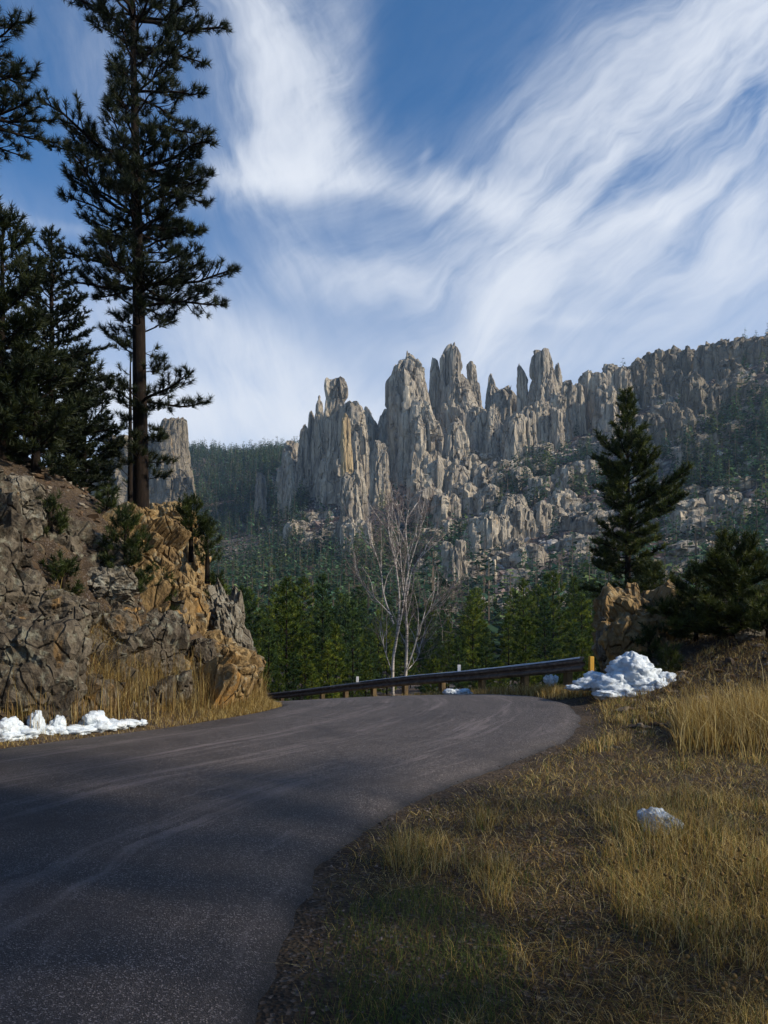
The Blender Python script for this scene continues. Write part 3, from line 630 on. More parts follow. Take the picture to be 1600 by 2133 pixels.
for a in [
    ('square lichened block at the left edge above the outcrop', 28, 1060, 125, 125, None, 3, 'boulder', .9),
    ('huge dark rounded boulder behind the left end of the snow bank', 60, 1405, 230, 240, 13.6, 4, 'crag', .8),
    ('flat-topped boulder above the huge rounded one on the left', 95, 1290, 190, 110, None, 5, 'crag', .8),
    ('slanted grey slab below the young pine on the outcrop', 205, 1222, 160, 95, None, 6, 'boulder', .8),
    ('wedge-shaped rock in the middle of the left outcrop', 235, 1330, 140, 120, None, 7, 'crag', .8),
    ('upright grey rock beside tall dry stems', 320, 1372, 120, 170, None, 8, 'crag', .8),
    ('golden block at the rim of the cliff by the pine roots', 352, 1085, 100, 70, None, 9, 'crag_gold', .9),
    ('tall golden slab facing the valley', 392, 1190, 90, 190, None, 10, 'crag_gold', .8),
    ('lower golden slab above the grey nose', 420, 1290, 90, 150, None, 12, 'crag_gold', .8),
    ('pointed grey nose of rock ending the cliff before the guardrail', 478, 1322, 78, 200, 20.8, 13, 'boulder', .9, 'boulder', 0, 'boulder', -.22, .95, 2.0),
    ('broken grey rock at the foot of the cliff', 410, 1395, 120, 110, None, 14, 'crag', .8),
    ('small brown rock at the tip of the bend', 508, 1400, 54, 100, 20.3, 15, 'crag', .9),
    ('low stone in the grass at the cliff foot', 372, 1462, 70, 30, None, 16, 'boulder', .8)]:
    boulder(*a)
# right-hand outcrop, with its stones
boulder('square brown outcrop with a lichened flat top right of the guardrail end', 1328, 1325, 160, 180, 22.8, 31, 'crag_gold', .9, name='rock_outcrop', cat='rock outcrop', pw=3.0, rough=.95)
boulder('low brown shelf of rock right of the square outcrop', 1392, 1352, 120, 110, 22.2, 32, 'crag', .9, rough=1.0)
boulder('narrow rock leaning on the left side of the square outcrop', 1262, 1335, 40, 90, 22.5, 33, 'boulder', 1.0)
boulder('grey stone showing between young pines at the right edge', 1570, 1330, 60, 40, None, 34, 'boulder', .9)
boulder('white quartz stone lying in the dry grass on the right', 1376, 1714, 74, 50, 6.05, 35, 'boulder', 1.0, name='quartz_stone', cat='stone', tilt=0.2, rough=.7)
boulder('flat pale stone at the road edge below the snow pile', 1268, 1562, 46, 18, 11.0, 36, 'boulder', 1.0, name='flat_stone', cat='stone')
boulder('thin pale stone half buried in grass left of the white stone', 1240, 1692, 38, 12, 6.85, 37, 'boulder', 1.0, name='flat_stone', cat='stone')

# stones and litter on the slopes
def scatter_stones(name, x, y, size, cols, mat, seed, sub=1, sink=0.25, zfun=gz, flat=0.65, label=None):
    rg = np.random.default_rng(seed); n = len(x); Vp, Fp = ico(sub)
    z = zfun(x, y); k = 1+0.28*rg.standard_normal((n, len(Vp), 1)); sc = np.stack([size*rg.uniform(.7, 1.4, n), size*rg.uniform(.7, 1.4, n), size*flat*rg.uniform(.6, 1.3, n)], -1)
    a = rg.uniform(0, 6.28, n); tl = rg.normal(0, .35, n); V = Vp[None]*k*sc[:, None]
    ct, st = np.cos(tl)[:, None], np.sin(tl)[:, None]; vx, vz = V[..., 0]*ct-V[..., 2]*st, V[..., 0]*st+V[..., 2]*ct
    ca, sa = np.cos(a)[:, None], np.sin(a)[:, None]; vy = V[..., 1]
    W = np.stack([vx*ca-vy*sa+x[:, None], vx*sa+vy*ca+y[:, None], vz+(z+size*flat*(1-sink*2)*0.5)[:, None]], -1)
    F = Fp[None]+(np.arange(n)*len(Vp))[:, None, None]
    C = np.asarray(cols)[rg.integers(0, len(cols), n)]*rg.uniform(.7, 1.25, (n, 1)); C = np.repeat(C, len(Vp), 0)
    o = obj(name, mk_mesh(name, W.reshape(-1, 3), F.reshape(-1, 3), mat, False, C)); return tag(o, label, None, kind='stuff')
rg = np.random.default_rng(8)
BR = [(0.11, 0.07, 0.04), (0.07, 0.045, 0.028), (0.16, 0.13, 0.095), (0.20, 0.175, 0.14), (0.05, 0.037, 0.028)]
x = rg.uniform(-14, -3.5, 4500); y = rg.uniform(9, 30, 4500); d = sdist(x, y, L_EDGE, True); m = (d > 0.8) & (d < 9)
scatter_stones('hillside_litter', x[m], y[m], np.clip(np.exp(rg.normal(-2.9, .5, m.sum())), .02, .16), BR, M['gravel'], 81)
x = rg.uniform(4, 18, 3800); y = rg.uniform(12, 30, 3800); d = sdist(x, y, R_EDGE, False); m = (d > 0.9) & (d < 14) & (x/y > .26)
scatter_stones('bank_litter', x[m], y[m], np.clip(np.exp(rg.normal(-3.05, .45, m.sum())), .02, .12), BR, M['gravel'], 82)
GR = [(0.075, 0.062, 0.058), (0.11, 0.09, 0.085), (0.04, 0.034, 0.034), (0.17, 0.145, 0.135)]
i = rg.integers(0, len(R_EDGE)-1, 6000); e_ = R_EDGE[i]+(R_EDGE[i+1]-R_EDGE[i])*rg.random((6000, 1)); m = (e_[:, 1] > 1.5) & (e_[:, 1] < 18)
off = .2+np.abs(rg.normal(0.0, .42, 6000)); x, y = e_[:, 0]+off, e_[:, 1]-off*0.3; m &= sdist(x, y, R_EDGE, False) > -0.15
m &= rg.random(6000) < np.clip(7/np.maximum(y, 1), .15, 1)
scatter_stones('shoulder_gravel', x[m], y[m], np.clip(np.exp(rg.normal(-5.4, .4, m.sum())), .002, .012), GR, M['gravel'], 83, sink=.1, zfun=lambda a, b: np.maximum(gz(a, b), road_z(a, b)-0.03))

# ------------------------------------------------------------------ talus and forest
def near_px(x, y): return 800+F_PX*x/y
rg = np.random.default_rng(21)
n = 110000; Yt = np.sqrt(rg.uniform(120**2, 620**2, n)); ut = rg.uniform(-.27, .62, n); xt = ut*Yt; pxs = 800+F_PX*ut
cov = n2(xt, Yt, .02, 4, 77)
w = np.where(pxs < 560, .12, np.where(pxs < 760, sstep(Yt, 370, 430)*.9, np.where(pxs < 900, sstep(Yt, 330, 380)*.8, sstep(Yt, 150, 230)*1.0)))
w = w*np.where(pxs > 1290, .75, 1)*(0.55+0.9*np.clip(cov+.25, 0, 1))
m = rg.random(n) < w*0.18
sz = np.clip(np.exp(rg.normal(-.25, .48, m.sum())), .35, 2.2); TAL = [(0.34, 0.30, 0.27), (0.26, 0.225, 0.20), (0.19, 0.155, 0.14), (0.40, 0.37, 0.34), (0.22, 0.165, 0.15)]
o = scatter_stones('talus', xt[m], Yt[m], sz, TAL, M['talus'], 84, sub=1, zfun=far_z, flat=.75)
# larger knobs breaking out of the talus
mb = MB(); k = 0
rk = np.random.default_rng(33)
for i in range(210):
    Yk = rk.uniform(190, 470); pk = rk.uniform(880, 1640) if i < 185 else rk.uniform(620, 760)
    if i >= 185: Yk = rk.uniform(390, 480)
    r = rk.uniform(2.0, 6.0); xk = X_(pk, Yk); zk = float(far_z([xk], [Yk])[0]); hh = r*rk.uniform(.35, 1.5)
    Vv, Ff, Tt = lobe([(zk-4, xk, Yk, r*1.5, r), (zk+hh*.5, xk, Yk, r*1.3, r*.9), (zk+hh, xk+rk.uniform(-.5, .5), Yk, r, r*.6)], 900+i, 20, 14, 2.2, .26, 2.8, .12, .25)
    off = mb.n; mb.V.append(Vv); mb.Q.append(Ff+off); mb.T.append(Tt+off); mb.n += len(Vv)
tag(mb.build('talus_crag', M['spire']), kind='stuff')

# ---- conifers
def unit(v): return v/(np.linalg.norm(v, axis=-1, keepdims=True)+1e-9)
def needles(pos, axis, per, L, w, rg, spread=1.15, col=((.02, .03, .012),), cvar=.3):
    n = len(pos); a = unit(axis); r = unit(rg.standard_normal((n, per, 3))); perp = unit(r-(r*a[:, None]).sum(-1, keepdims=True)*a[:, None])
    ph = spread*np.sqrt(rg.random((n, per, 1))); d = a[:, None]*np.cos(ph)+perp*np.sin(ph)
    l = L*rg.uniform(.65, 1.15, (n, per, 1)); b0 = pos[:, None]-a[:, None]*L*rg.uniform(0, .9, (n, per, 1))
    side = unit(np.cross(d, unit(rg.standard_normal((n, per, 3)))))*w/2
    V = np.stack([b0-side, b0+side, b0+d*l], 2).reshape(-1, 3); F = np.arange(len(V)).reshape(-1, 3)
    c = np.asarray(col, float); C = c[rg.integers(0, len(c), n)]*rg.uniform(1-cvar, 1+cvar, (n, 1)); C = np.repeat(C, per*3, 0)
    return V, F, C
def branch_pts(p0, az, L, e0, curve, rg, k=6, wob=.06):
    s = np.linspace(0, 1, k); h = np.array([math.cos(az), math.sin(az), 0]); side = np.array([-h[1], h[0], 0])
    e = e0+curve*s; dr = np.cumsum(np.concatenate([[0], np.cos(e[:-1])/(k-1)]))*L; dz = np.cumsum(np.concatenate([[0], np.sin(e[:-1])/(k-1)]))*L
    wv = np.cumsum(rg.normal(0, wob, k))*L*.5; wv -= wv[0]
    return p0+dr[:, None]*h+wv[:, None]*side+dz[:, None]*np.array([0, 0, 1.0])
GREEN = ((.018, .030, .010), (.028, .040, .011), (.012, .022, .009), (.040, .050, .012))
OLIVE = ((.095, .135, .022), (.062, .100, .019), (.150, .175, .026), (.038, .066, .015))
def conifer(name, seed, H, r0, branches, per=40, nl=.17, nw=.011, lean=(0, 0), twig_gap=.28, tuft_gap=.16, spread=1.15, col=GREEN, twig_f=.45, s0=.3, wood_n=7, twigwood=True, up=.5, dead=0, needle_mat='needle', wob=.06):
    """branches: list of (height, azimuth, length, start elevation, curve). Returns wood mesh, needle mesh"""
    rg = np.random.default_rng(seed); mb = MB()
    zt = np.linspace(0, H, 14); tr = np.stack([lean[0]*(zt/H)**1.5+np.cumsum(rg.normal(0, .012, 14))*H*.03, lean[1]*(zt/H)**1.5+np.cumsum(rg.normal(0, .012, 14))*H*.03, zt], -1); tr[0, :2] = 0
    tr[0, 2] = -0.5
    rad = r0*(1-zt/H)**.8+.012; rad[0] *= 1.25
    mb.add(*tube(tr, rad, wood_n+3)); tp, ta = [], []
    trunk = lambda h: np.array([np.interp(h, zt, tr[:, 0]), np.interp(h, zt, tr[:, 1]), h])
    for (h, az, L, e0, cv) in branches:
        P = branch_pts(trunk(h), az, L, e0, cv, rg, wob=wob); rb = max(.012, .022*L)*min(1, .5+.8*r0/.2)
        mb.add(*tube(P, np.linspace(rb, rb*.3, len(P)), 5 if twigwood else 3))
        nt = max(2, int(L*(1-s0)/twig_gap*1.7)); S_ = s0+(1-s0)*(np.arange(nt)+rg.random(nt))/nt
        for j, s in enumerate(S_):
            f = s*(len(P)-1); i = min(int(f), len(P)-2); p = P[i]+(P[i+1]-P[i])*(f-i); t = unit(P[i+1]-P[i])
            sd = 1 if j % 2 else -1; sv = np.array([-t[1], t[0], 0])*sd
            tl = max(.18, L*twig_f*(1.15-s)*rg.uniform(.55, 1.2)); dirv = unit(t*.8+sv*rg.uniform(.35, 1.0)+np.array([0, 0, rg.normal(.12, .28)]))
            q1 = p+dirv*tl*.55; q2 = p+dirv*tl+np.array([0, 0, up*.28*tl])
            if twigwood: mb.add(*tube(np.array([p, q1, q2]), [rb*.34, rb*.26, rb*.14], 3))
            k = max(1, int(tl/tuft_gap)); ss = 1-np.arange(k)*tuft_gap/max(tl, .01)
            for g in ss:
                tp.append(p+(q2-p)*max(g, .1)); ta.append(unit(dirv*.75+np.array([0, 0, up])+rg.normal(0, .18, 3)))
        tp.append(P[-1]); ta.append(unit(P[-1]-P[-2]+np.array([0, 0, .25*up])))
    tp.append(trunk(H)); ta.append(np.array([0, 0, 1.0]))
    V, F, C = needles(np.array(tp), np.array(ta), per, nl, nw, rg, spread, col)
    return mb.mesh(name+'_trunk', M['bark'], True), mk_mesh(name+'_crown', V, F, M[needle_mat], False, C)
def plant(name, meshes, loc, label, cat='tree', rz=0.0, scale=1.0, group=None):
    t = empty(name, loc, rz, scale); obj('trunk', meshes[0], t); obj('crown', meshes[1], t); return tag(t, label, cat, group)
def radial(rows, n_per_m, seed, c0, H, gap=1.0, e_lo=-.15, e_hi=.75, curve=.35, px2m=1.0, jit=.25):
    """rows (height fraction, left reach, right reach) -> a branch list whose reach follows the silhouette"""
    rg = np.random.default_rng(seed); R = np.array(rows); out = []; h = c0; a = rg.random()*6.28
    while h < H*.985:
        f = h/H; l = np.interp(f, R[:, 0], R[:, 1]); r = np.interp(f, R[:, 0], R[:, 2]); a += 2.4+rg.normal(0, .3); c = math.cos(a)
        L = ((r if c > 0 else l)*abs(c)+(l+r)/2*(1-abs(c)))*px2m*rg.uniform(1-jit*1.6, 1.08)
        g = (f-c0/H)/(1-c0/H)
        if L > .12: out.append((h, a, L, e_lo+(e_hi-e_lo)*g**1.2+rg.normal(0, .1), curve*(1-g*.5)+rg.normal(0, .12)))
        h += rg.uniform(.5, 1.5)/n_per_m*gap
    return out

# big ponderosa pine on the outcrop
YP = 22.0; pb = np.array([X_(295, YP), YP]); zb = gz1(*pb); kx = YP/F_PX
rg = np.random.default_rng(4); br = []
WH = [(-150, 120, 120, 7), (-60, 140, 150, 8), (20, 165, 175, 10), (75, 110, 190, 10), (130, 70, 150, 5), (185, 70, 175, 9), (235, 55, 150, 6), (275, 178, 130, 8), (320, 195, 205, 12), (360, 150, 185, 9), (420, 200, 150, 9),
      (455, 195, 165, 12), (500, 120, 140, 7), (545, 180, 120, 7), (580, 150, 190, 11), (620, 75, 170, 7), (665, 60, 165, 6), (715, 75, 65, 4), (760, 60, 70, 4), (815, 55, 165, 5), (855, 75, 80, 6), (900, 70, 90, 6), (945, 50, 90, 5), (985, 30, 60, 2)]
for (py, l, r, nb) in WH:
    a0 = rg.random()*6.28
    for j in range(nb):
        a = a0+j*6.283/nb+rg.normal(0, .25); c = math.cos(a); L = ((r if c > 0 else l)*abs(c)**.6+(l+r)*.42*(1-abs(c)**.6))*kx*rg.uniform(.75, 1.16)
        if rg.random() < .16: continue
        br.append((Z_(py, YP)-zb-L*.10+rg.normal(0, .11), a, L*rg.choice([1, 1, 1, .7]), rg.normal(.04, .12), rg.normal(.26, .16)))
for py in (160, 640, 690, 740, 840): br.append((Z_(py, YP)-zb, rg.choice([0.2, 3.0]), rg.uniform(.8, 1.4), .5, .4))
HP = Z_(-230, YP)-zb
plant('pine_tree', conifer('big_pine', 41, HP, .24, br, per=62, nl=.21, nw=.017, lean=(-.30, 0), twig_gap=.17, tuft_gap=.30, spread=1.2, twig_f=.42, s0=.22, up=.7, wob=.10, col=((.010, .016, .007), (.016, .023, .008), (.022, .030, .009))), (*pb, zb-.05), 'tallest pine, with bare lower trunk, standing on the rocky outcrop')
# thin pine beside it
Yq = 24.0; pq = (X_(272, Yq), Yq); zq = gz1(*pq); Hq = Z_(735, Yq)-zq
plant('pine_tree', conifer('thin_pine', 42, Hq, .12, radial([(0, 40, 20), (.35, 60, 30), (.55, 70, 50), (.8, 60, 40), (1, 8, 8)], 3.2, 6, Hq*.3, Hq, e_lo=.1, e_hi=.8, px2m=Yq/F_PX), per=44, nl=.19, nw=.014, twig_gap=.30, tuft_gap=.24, up=.6), (*pq, zq), 'thin open-crowned young pine just left of the tallest pine')
# dark conifers at the left edge
def tree_at(name, label, px, top, Y, prof, seed, n_per_m, crown=.04, base=None, r0=.10, cat='tree', ground=True, **kw):
    x = X_(px, Y); zg = gz1(x, Y) if base is None else Z_(base, Y); H = Z_(top, Y)-zg
    kk = {k: kw.pop(k) for k in ('e_lo', 'e_hi', 'curve', 'jit') if k in kw}
    br = radial(prof, n_per_m, seed+1, H*crown, H, px2m=Y/F_PX, **kk)
    return plant(name, conifer(name, seed, H, r0, br, **kw), (x, Y, zg-.05), label, cat)
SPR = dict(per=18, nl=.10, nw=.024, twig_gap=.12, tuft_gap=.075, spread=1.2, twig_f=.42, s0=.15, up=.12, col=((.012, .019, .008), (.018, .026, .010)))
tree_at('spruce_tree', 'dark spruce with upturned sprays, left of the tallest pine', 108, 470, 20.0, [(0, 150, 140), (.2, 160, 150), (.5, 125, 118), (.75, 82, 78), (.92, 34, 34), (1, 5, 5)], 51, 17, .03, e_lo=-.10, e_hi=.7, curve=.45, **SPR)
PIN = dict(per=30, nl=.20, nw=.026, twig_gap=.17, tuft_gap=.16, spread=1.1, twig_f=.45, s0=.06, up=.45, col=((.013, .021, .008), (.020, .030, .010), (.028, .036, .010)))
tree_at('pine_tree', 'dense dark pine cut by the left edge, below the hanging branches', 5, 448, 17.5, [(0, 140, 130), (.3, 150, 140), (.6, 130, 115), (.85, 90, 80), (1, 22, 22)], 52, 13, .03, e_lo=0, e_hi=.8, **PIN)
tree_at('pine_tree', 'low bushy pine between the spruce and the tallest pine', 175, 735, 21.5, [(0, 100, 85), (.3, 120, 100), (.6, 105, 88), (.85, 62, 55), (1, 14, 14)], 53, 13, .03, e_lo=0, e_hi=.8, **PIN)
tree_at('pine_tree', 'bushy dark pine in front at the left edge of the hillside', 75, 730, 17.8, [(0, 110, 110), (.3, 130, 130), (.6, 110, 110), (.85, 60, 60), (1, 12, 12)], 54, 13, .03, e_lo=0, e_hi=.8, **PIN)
# pine off to the left whose branches hang into the frame
Yl = 15.0; xl = X_(-120, Yl); zl = gz1(xl, Yl); Hl = Z_(-60, Yl)-zl; rg = np.random.default_rng(9); br = []
for (py, r, nb) in [(-20, 90, 6), (60, 185, 9), (130, 205, 9), (200, 190, 8), (235, 225, 9), (265, 205, 6), (330, 110, 6), (420, 100, 6), (520, 100, 5)]:
    for j in range(nb): a = j*6.283/nb+rg.normal(0, .2); br.append((Z_(py, Yl)-zl, a, r*Yl/F_PX*rg.uniform(.8, 1.03), rg.normal(.0, .1), rg.normal(.2, .12)))
plant('pine_tree', conifer('edge_pine', 55, Hl, .2, br, per=70, nl=.17, nw=.011, twig_gap=.18, tuft_gap=.28, spread=1.2, up=.4, col=((.010, .016, .007), (.016, .023, .008))), (xl, Yl, zl-.05), 'pine at the top left whose branch tips hang into view')
# young pines rooted on the outcrop
YNG = dict(per=36, nl=.15, nw=.016, twig_gap=.11, tuft_gap=.11, spread=1.1, twig_f=.5, s0=.15, up=.6, r0=.05, col=((.030, .045, .010), (.045, .060, .012), (.020, .032, .009)))
for (lab, px, top, py, w, sd) in [
    ('young pine growing in the middle of the rocky outcrop', 262, 1052, 1240, 62, 61), ('shrubby young pine on the rubble left of the slanted slab', 132, 1165, 1235, 50, 62), ('tiny pine seedling on the ledge left of the outcrop', 110, 1240, 1285, 34, 63),
    ('young pine leaning out over the cliff edge right of the tallest pine', 398, 1035, 1130, 52, 64), ('young pine hanging below the cliff edge beside the far forest', 432, 1075, 1175, 30, 65),
    ('small pine growing on the golden cliff near the pointed nose', 452, 1195, 1290, 28, 66), ('small dark pine at the foot of the cliff by the bend', 505, 1370, 1440, 22, 67), ('bushy seedling on the golden cliff face', 340, 1180, 1270, 24, 68),
    ('young pine standing in front of the square lichened block', 105, 1030, 1115, 40, 69), ('low pine sapling left of the tallest pine roots', 225, 1010, 1075, 26, 70)]:
    Y = hit(px, py)
    if Y > 30: Y = 21.5
    tree_at('young_pine', lab, px, top, Y, [(0, w*.8, w*.8), (.3, w, w), (.7, w*.6, w*.6), (1, 6, 6)], sd, 20, .06, base=py, cat='young tree', e_lo=.1, e_hi=.9, **YNG)
# right-hand pines
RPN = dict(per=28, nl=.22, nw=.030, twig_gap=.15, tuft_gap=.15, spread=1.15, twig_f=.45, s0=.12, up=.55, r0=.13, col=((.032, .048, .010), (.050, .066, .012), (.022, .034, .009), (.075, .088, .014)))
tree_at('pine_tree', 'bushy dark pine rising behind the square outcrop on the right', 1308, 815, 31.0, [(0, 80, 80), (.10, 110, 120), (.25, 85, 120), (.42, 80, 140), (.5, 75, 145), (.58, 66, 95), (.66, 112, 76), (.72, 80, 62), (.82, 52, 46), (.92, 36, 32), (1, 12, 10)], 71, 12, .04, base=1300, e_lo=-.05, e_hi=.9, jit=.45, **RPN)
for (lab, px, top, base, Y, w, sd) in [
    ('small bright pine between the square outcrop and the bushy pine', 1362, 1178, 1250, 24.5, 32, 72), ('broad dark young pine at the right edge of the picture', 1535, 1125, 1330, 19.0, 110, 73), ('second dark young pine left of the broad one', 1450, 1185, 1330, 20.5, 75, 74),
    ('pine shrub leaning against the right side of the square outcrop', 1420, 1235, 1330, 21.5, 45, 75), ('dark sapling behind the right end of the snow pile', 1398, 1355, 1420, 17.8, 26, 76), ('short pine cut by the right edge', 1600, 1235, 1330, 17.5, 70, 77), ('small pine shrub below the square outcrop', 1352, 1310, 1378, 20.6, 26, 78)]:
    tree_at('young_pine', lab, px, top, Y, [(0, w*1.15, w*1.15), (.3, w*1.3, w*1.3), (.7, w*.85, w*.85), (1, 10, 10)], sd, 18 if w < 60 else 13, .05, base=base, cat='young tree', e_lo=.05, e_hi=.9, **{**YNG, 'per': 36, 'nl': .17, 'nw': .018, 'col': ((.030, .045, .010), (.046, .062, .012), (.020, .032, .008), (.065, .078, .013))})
# pines added outside the frame on the right to shade the near road
shade = conifer('shade_pine', 91, 18.0, .10, radial([(0, 2.4, 2.4), (.3, 3.0, 3.0), (.6, 2.6, 2.6), (.85, 1.5, 1.5), (1, .2, .2)], 6.0, 92, 3.3, 18.0), per=18, nl=.28, nw=.045, twig_gap=.26, tuft_gap=.22, twigwood=False)
for (x, y, s, lab) in [(6.6, -4.0, 1.0, 'nearest'), (6.2, -1.6, 1.05, 'second'), (6.0, .6, .95, 'third'), (6.2, 2.8, 1.0, 'fourth'), (6.9, 4.6, 1.05, 'fifth'), (7.6, -6.6, 1.1, 'sixth'), (8.0, -2.9, 1.1, 'seventh')]:
    plant('pine_tree', shade, (x, y, gz1(x, y)-.1), lab+' tall shade pine added out of view on the right', 'tree', x*3, s, 'added shade pines out of view')
# ------------------------------------------------------------------ valley forest
def valley_proto(seed, H=10.0, tufts=1.0, col=OLIVE, wide=1.0, c0=.18):
    return conifer('valley_pine', seed, H, .11, radial([(0, 1.6*wide, 1.6*wide), (.3, 2.1*wide, 2.1*wide), (.6, 1.5*wide, 1.5*wide), (.85, 1.0*wide, 1.0*wide), (1, .2, .2)], 7.5, seed+1, H*c0, H, e_lo=-.05, e_hi=.7, jit=.32),
                   per=int(16*tufts), nl=.34, nw=.062, twig_gap=.26, tuft_gap=.24, spread=1.2, twig_f=.45, s0=.15, col=col, up=.5, twigwood=False, wood_n=3, needle_mat='needle_far')
DKG = ((.044, .082, .028), (.062, .100, .030), (.030, .060, .024))
PROT = [valley_proto(200+7*i, wide=[1.25, 1.0, 1.45, .9][i % 4], c0=[.06, .2, .1, .3][i % 4]) for i in range(4)]+[valley_proto(260+7*i, col=DKG, wide=[.95, .8, 1.1][i], c0=[.08, .2, .15][i]) for i in range(3)]
rv = random.Random(17); used = []
def valley(px, Y, H, pid, label, group):
    x = X_(px, Y); t = plant('pine_tree', PROT[pid], (x, Y, gz1(x, Y)-.2), label, 'tree', rv.uniform(0, 6.28), H/10.0, group); used.append((x, Y)); return t
FRONT = [(505, 1225, 48), (548, 1200, 56), (597, 1215, 52), (635, 1240, 46), (672, 1195, 60), (735, 1240, 58), (772, 1258, 66), (700, 1285, 44), (560, 1290, 42), (612, 1330, 40), (683, 1345, 42), (762, 1335, 44), (890, 1275, 62), (935, 1262, 72),
         (985, 1243, 58), (1012, 1262, 48), (1060, 1265, 62), (1095, 1295, 50), (1135, 1235, 64), (1165, 1295, 48), (1200, 1258, 58), (1238, 1225, 56), (1272, 1250, 46), (902, 1335, 48), (955, 1335, 46), (1042, 1335, 46), (1112, 1345, 43), (1212, 1325, 43), (470, 1240, 52), (528, 1325, 40), (806, 1305, 75), (855, 1290, 84), (440, 1180, 64), (650, 1390, 37), (735, 1380, 38), (1000, 1380, 38), (1075, 1385, 37), (1180, 1375, 37), (580, 1380, 38)]
ORD = ['first', 'second', 'third', 'fourth', 'fifth', 'sixth', 'seventh', 'eighth', 'ninth', 'tenth', 'eleventh', 'twelfth', 'thirteenth', 'fourteenth']
rank = {}
for i, (px, top, Y) in enumerate(sorted(FRONT)):
    H = (Z_(top, Y)-gz1(X_(px, Y), Y))*rv.uniform(.72, 1.12); side = 'left' if px < 830 else 'right'; row = 'front' if Y < 50 else 'second'
    k = rank.get((side, row), 0); rank[(side, row)] = k+1
    valley(px, Y, H, [0, 1, 4, 2, 3, 5][i % 6], '%s olive pine from the left in the %s row, %s of the birch' % (ORD[k], row, side), 'valley pines %s of the birch, %s row' % (side, row))
for i in range(150):
    for _ in range(40):
        Y = rv.uniform(66, 190); px = rv.uniform(425, 1330)
        if Y > 120 and px > 900 and rv.random() < .6: continue
        x = X_(px, Y)
        if all((x-a)**2+(Y-b_)**2 > 9 for a, b_ in used): break
    side = 'left' if px < 830 else 'right'
    valley(px, Y, rv.uniform(4.5, 12.5), rv.choice([0, 1, 2, 3, 4, 5, 6, 4, 5, 6] if Y > 90 else [0, 1, 2, 3, 4]), 'pine in the dense valley forest, %s of the bare birch' % side, 'valley forest pines %s of the birch' % side)

# far forest: one mass
def far_tree(seed, n=120, H=1.0):
    rg = np.random.default_rng(seed); h = 1-np.sqrt(rg.random(n))*.9; r = .17*(1-h)**.8*(.55+.45*np.sqrt(rg.random(n)))+.004; a = rg.random(n)*6.283
    c = np.stack([r*np.cos(a), r*np.sin(a), h], -1); out = np.stack([np.cos(a), np.sin(a), rg.normal(-.25, .3, n)], -1); s = (.045+.06*(1-h))[:, None]
    tang = np.stack([-np.sin(a), np.cos(a), rg.normal(0, .25, n)], -1)
    V = np.stack([c-tang*s*.6, c+tang*s*.6, c+out*s*1.1], 1)
    tr, tf = tube(np.array([[0, 0, -.05], [0, 0, .9]]), [.012, .004], 3); tri = np.concatenate([tf[:, [0, 1, 2]], tf[:, [0, 2, 3]]])
    C = np.concatenate([np.repeat(rg.uniform(.65, 1.3, (n, 1)), 3, 0), np.full((len(tr), 1), .9)])
    trunk = np.concatenate([np.zeros(n*3), np.ones(len(tr))])
    return np.concatenate([V.reshape(-1, 3), tr]), np.concatenate([np.arange(n*3).reshape(-1, 3), tri+n*3]), C, trunk
def forest(name, x, y, H, seed, cols, n=110, wide=1.0):
    rg = np.random.default_rng(seed); mb = MB(); pr = [far_tree(seed+i, n) for i in range(6)]; z = far_z(x, y); idx = rg.integers(0, 6, len(x))
    for i in range(6):
        m = idx == i; k = m.sum(); V, F, C, tk = pr[i]
        if not k: continue
        a = rg.random(k)*6.283; w = H[m]*wide*rg.uniform(.75, 1.25, k); ca, sa = np.cos(a)[:, None], np.sin(a)[:, None]
        W = np.stack([(V[:, 0]*ca-V[:, 1]*sa)*w[:, None]+x[m][:, None], (V[:, 0]*sa+V[:, 1]*ca)*w[:, None]+y[m][:, None], V[:, 2]*H[m][:, None]+z[m][:, None]-.3], -1)
        cc = np.asarray(cols)[rg.integers(0, len(cols), k)]*rg.uniform(.5, 1.5, (k, 1))
        CC = cc[:, None]*C[None]; CC = np.where(tk[None, :, None] > .5, np.array([.10, .085, .075]), CC)
        mb.add(W.reshape(-1, 3), (F[None]+(np.arange(k)*len(V))[:, None, None]).reshape(-1, 3), CC.reshape(-1, 3))
    o = mb.build(name, M['needle_far']); return tag(o, None, None, kind='stuff')
rg = np.random.default_rng(55)
n = 30000; y = np.sqrt(rg.uniform(110**2, 900**2, n)); u = rg.uniform(-.30, .66, n); x = u*y; px = 800+F_PX*u; cl = n2(x, y, .022, 3, 101); py = far_py(px, y)
d = np.zeros(n)
L_ = px < 640; d[L_] = np.where(y[L_] < 370, 1.0, np.where(y[L_] < 470, .35+.5*(cl[L_] > .05), np.where(y[L_] < 560, .9, np.where(y[L_] < 860, .75, 0))))
Mi = (px >= 640) & (px < 900); d[Mi] = np.where(y[Mi] < 330, .95, np.where(y[Mi] < 380, .5, .08*(y[Mi] < 480)))
C_ = (px >= 900) & (px < 1290); d[C_] = np.where(y[C_] < 170, .8, np.where(y[C_] < 250, .30+.4*(cl[C_] > 0), np.where((y[C_] > 345) & (y[C_] < 405), .75*(cl[C_] > -.15)*(px[C_] > 1030), .06)))
d[(px > 880) & (px < 990) & (y > 270) & (y < 340)] = .8
R_ = px >= 1290; d[R_] = np.where(y[R_] < 170, .35, np.where(y[R_] < 260, .10+.35*(cl[R_] > .10), np.where(y[R_] < 385, .12+1.1*(cl[R_] > -.12)*(px[R_] > 1400), .03)))
m = rg.random(n) < d*np.where(y < 400, .62, .62)
H = np.clip(rg.normal(12, 3.6, m.sum()), 5, 20)
COLF = [(.036, .080, .050), (.054, .104, .054), (.022, .054, .038), (.076, .110, .046)]
forest('forest', x[m], y[m], H, 301, COLF, 60)
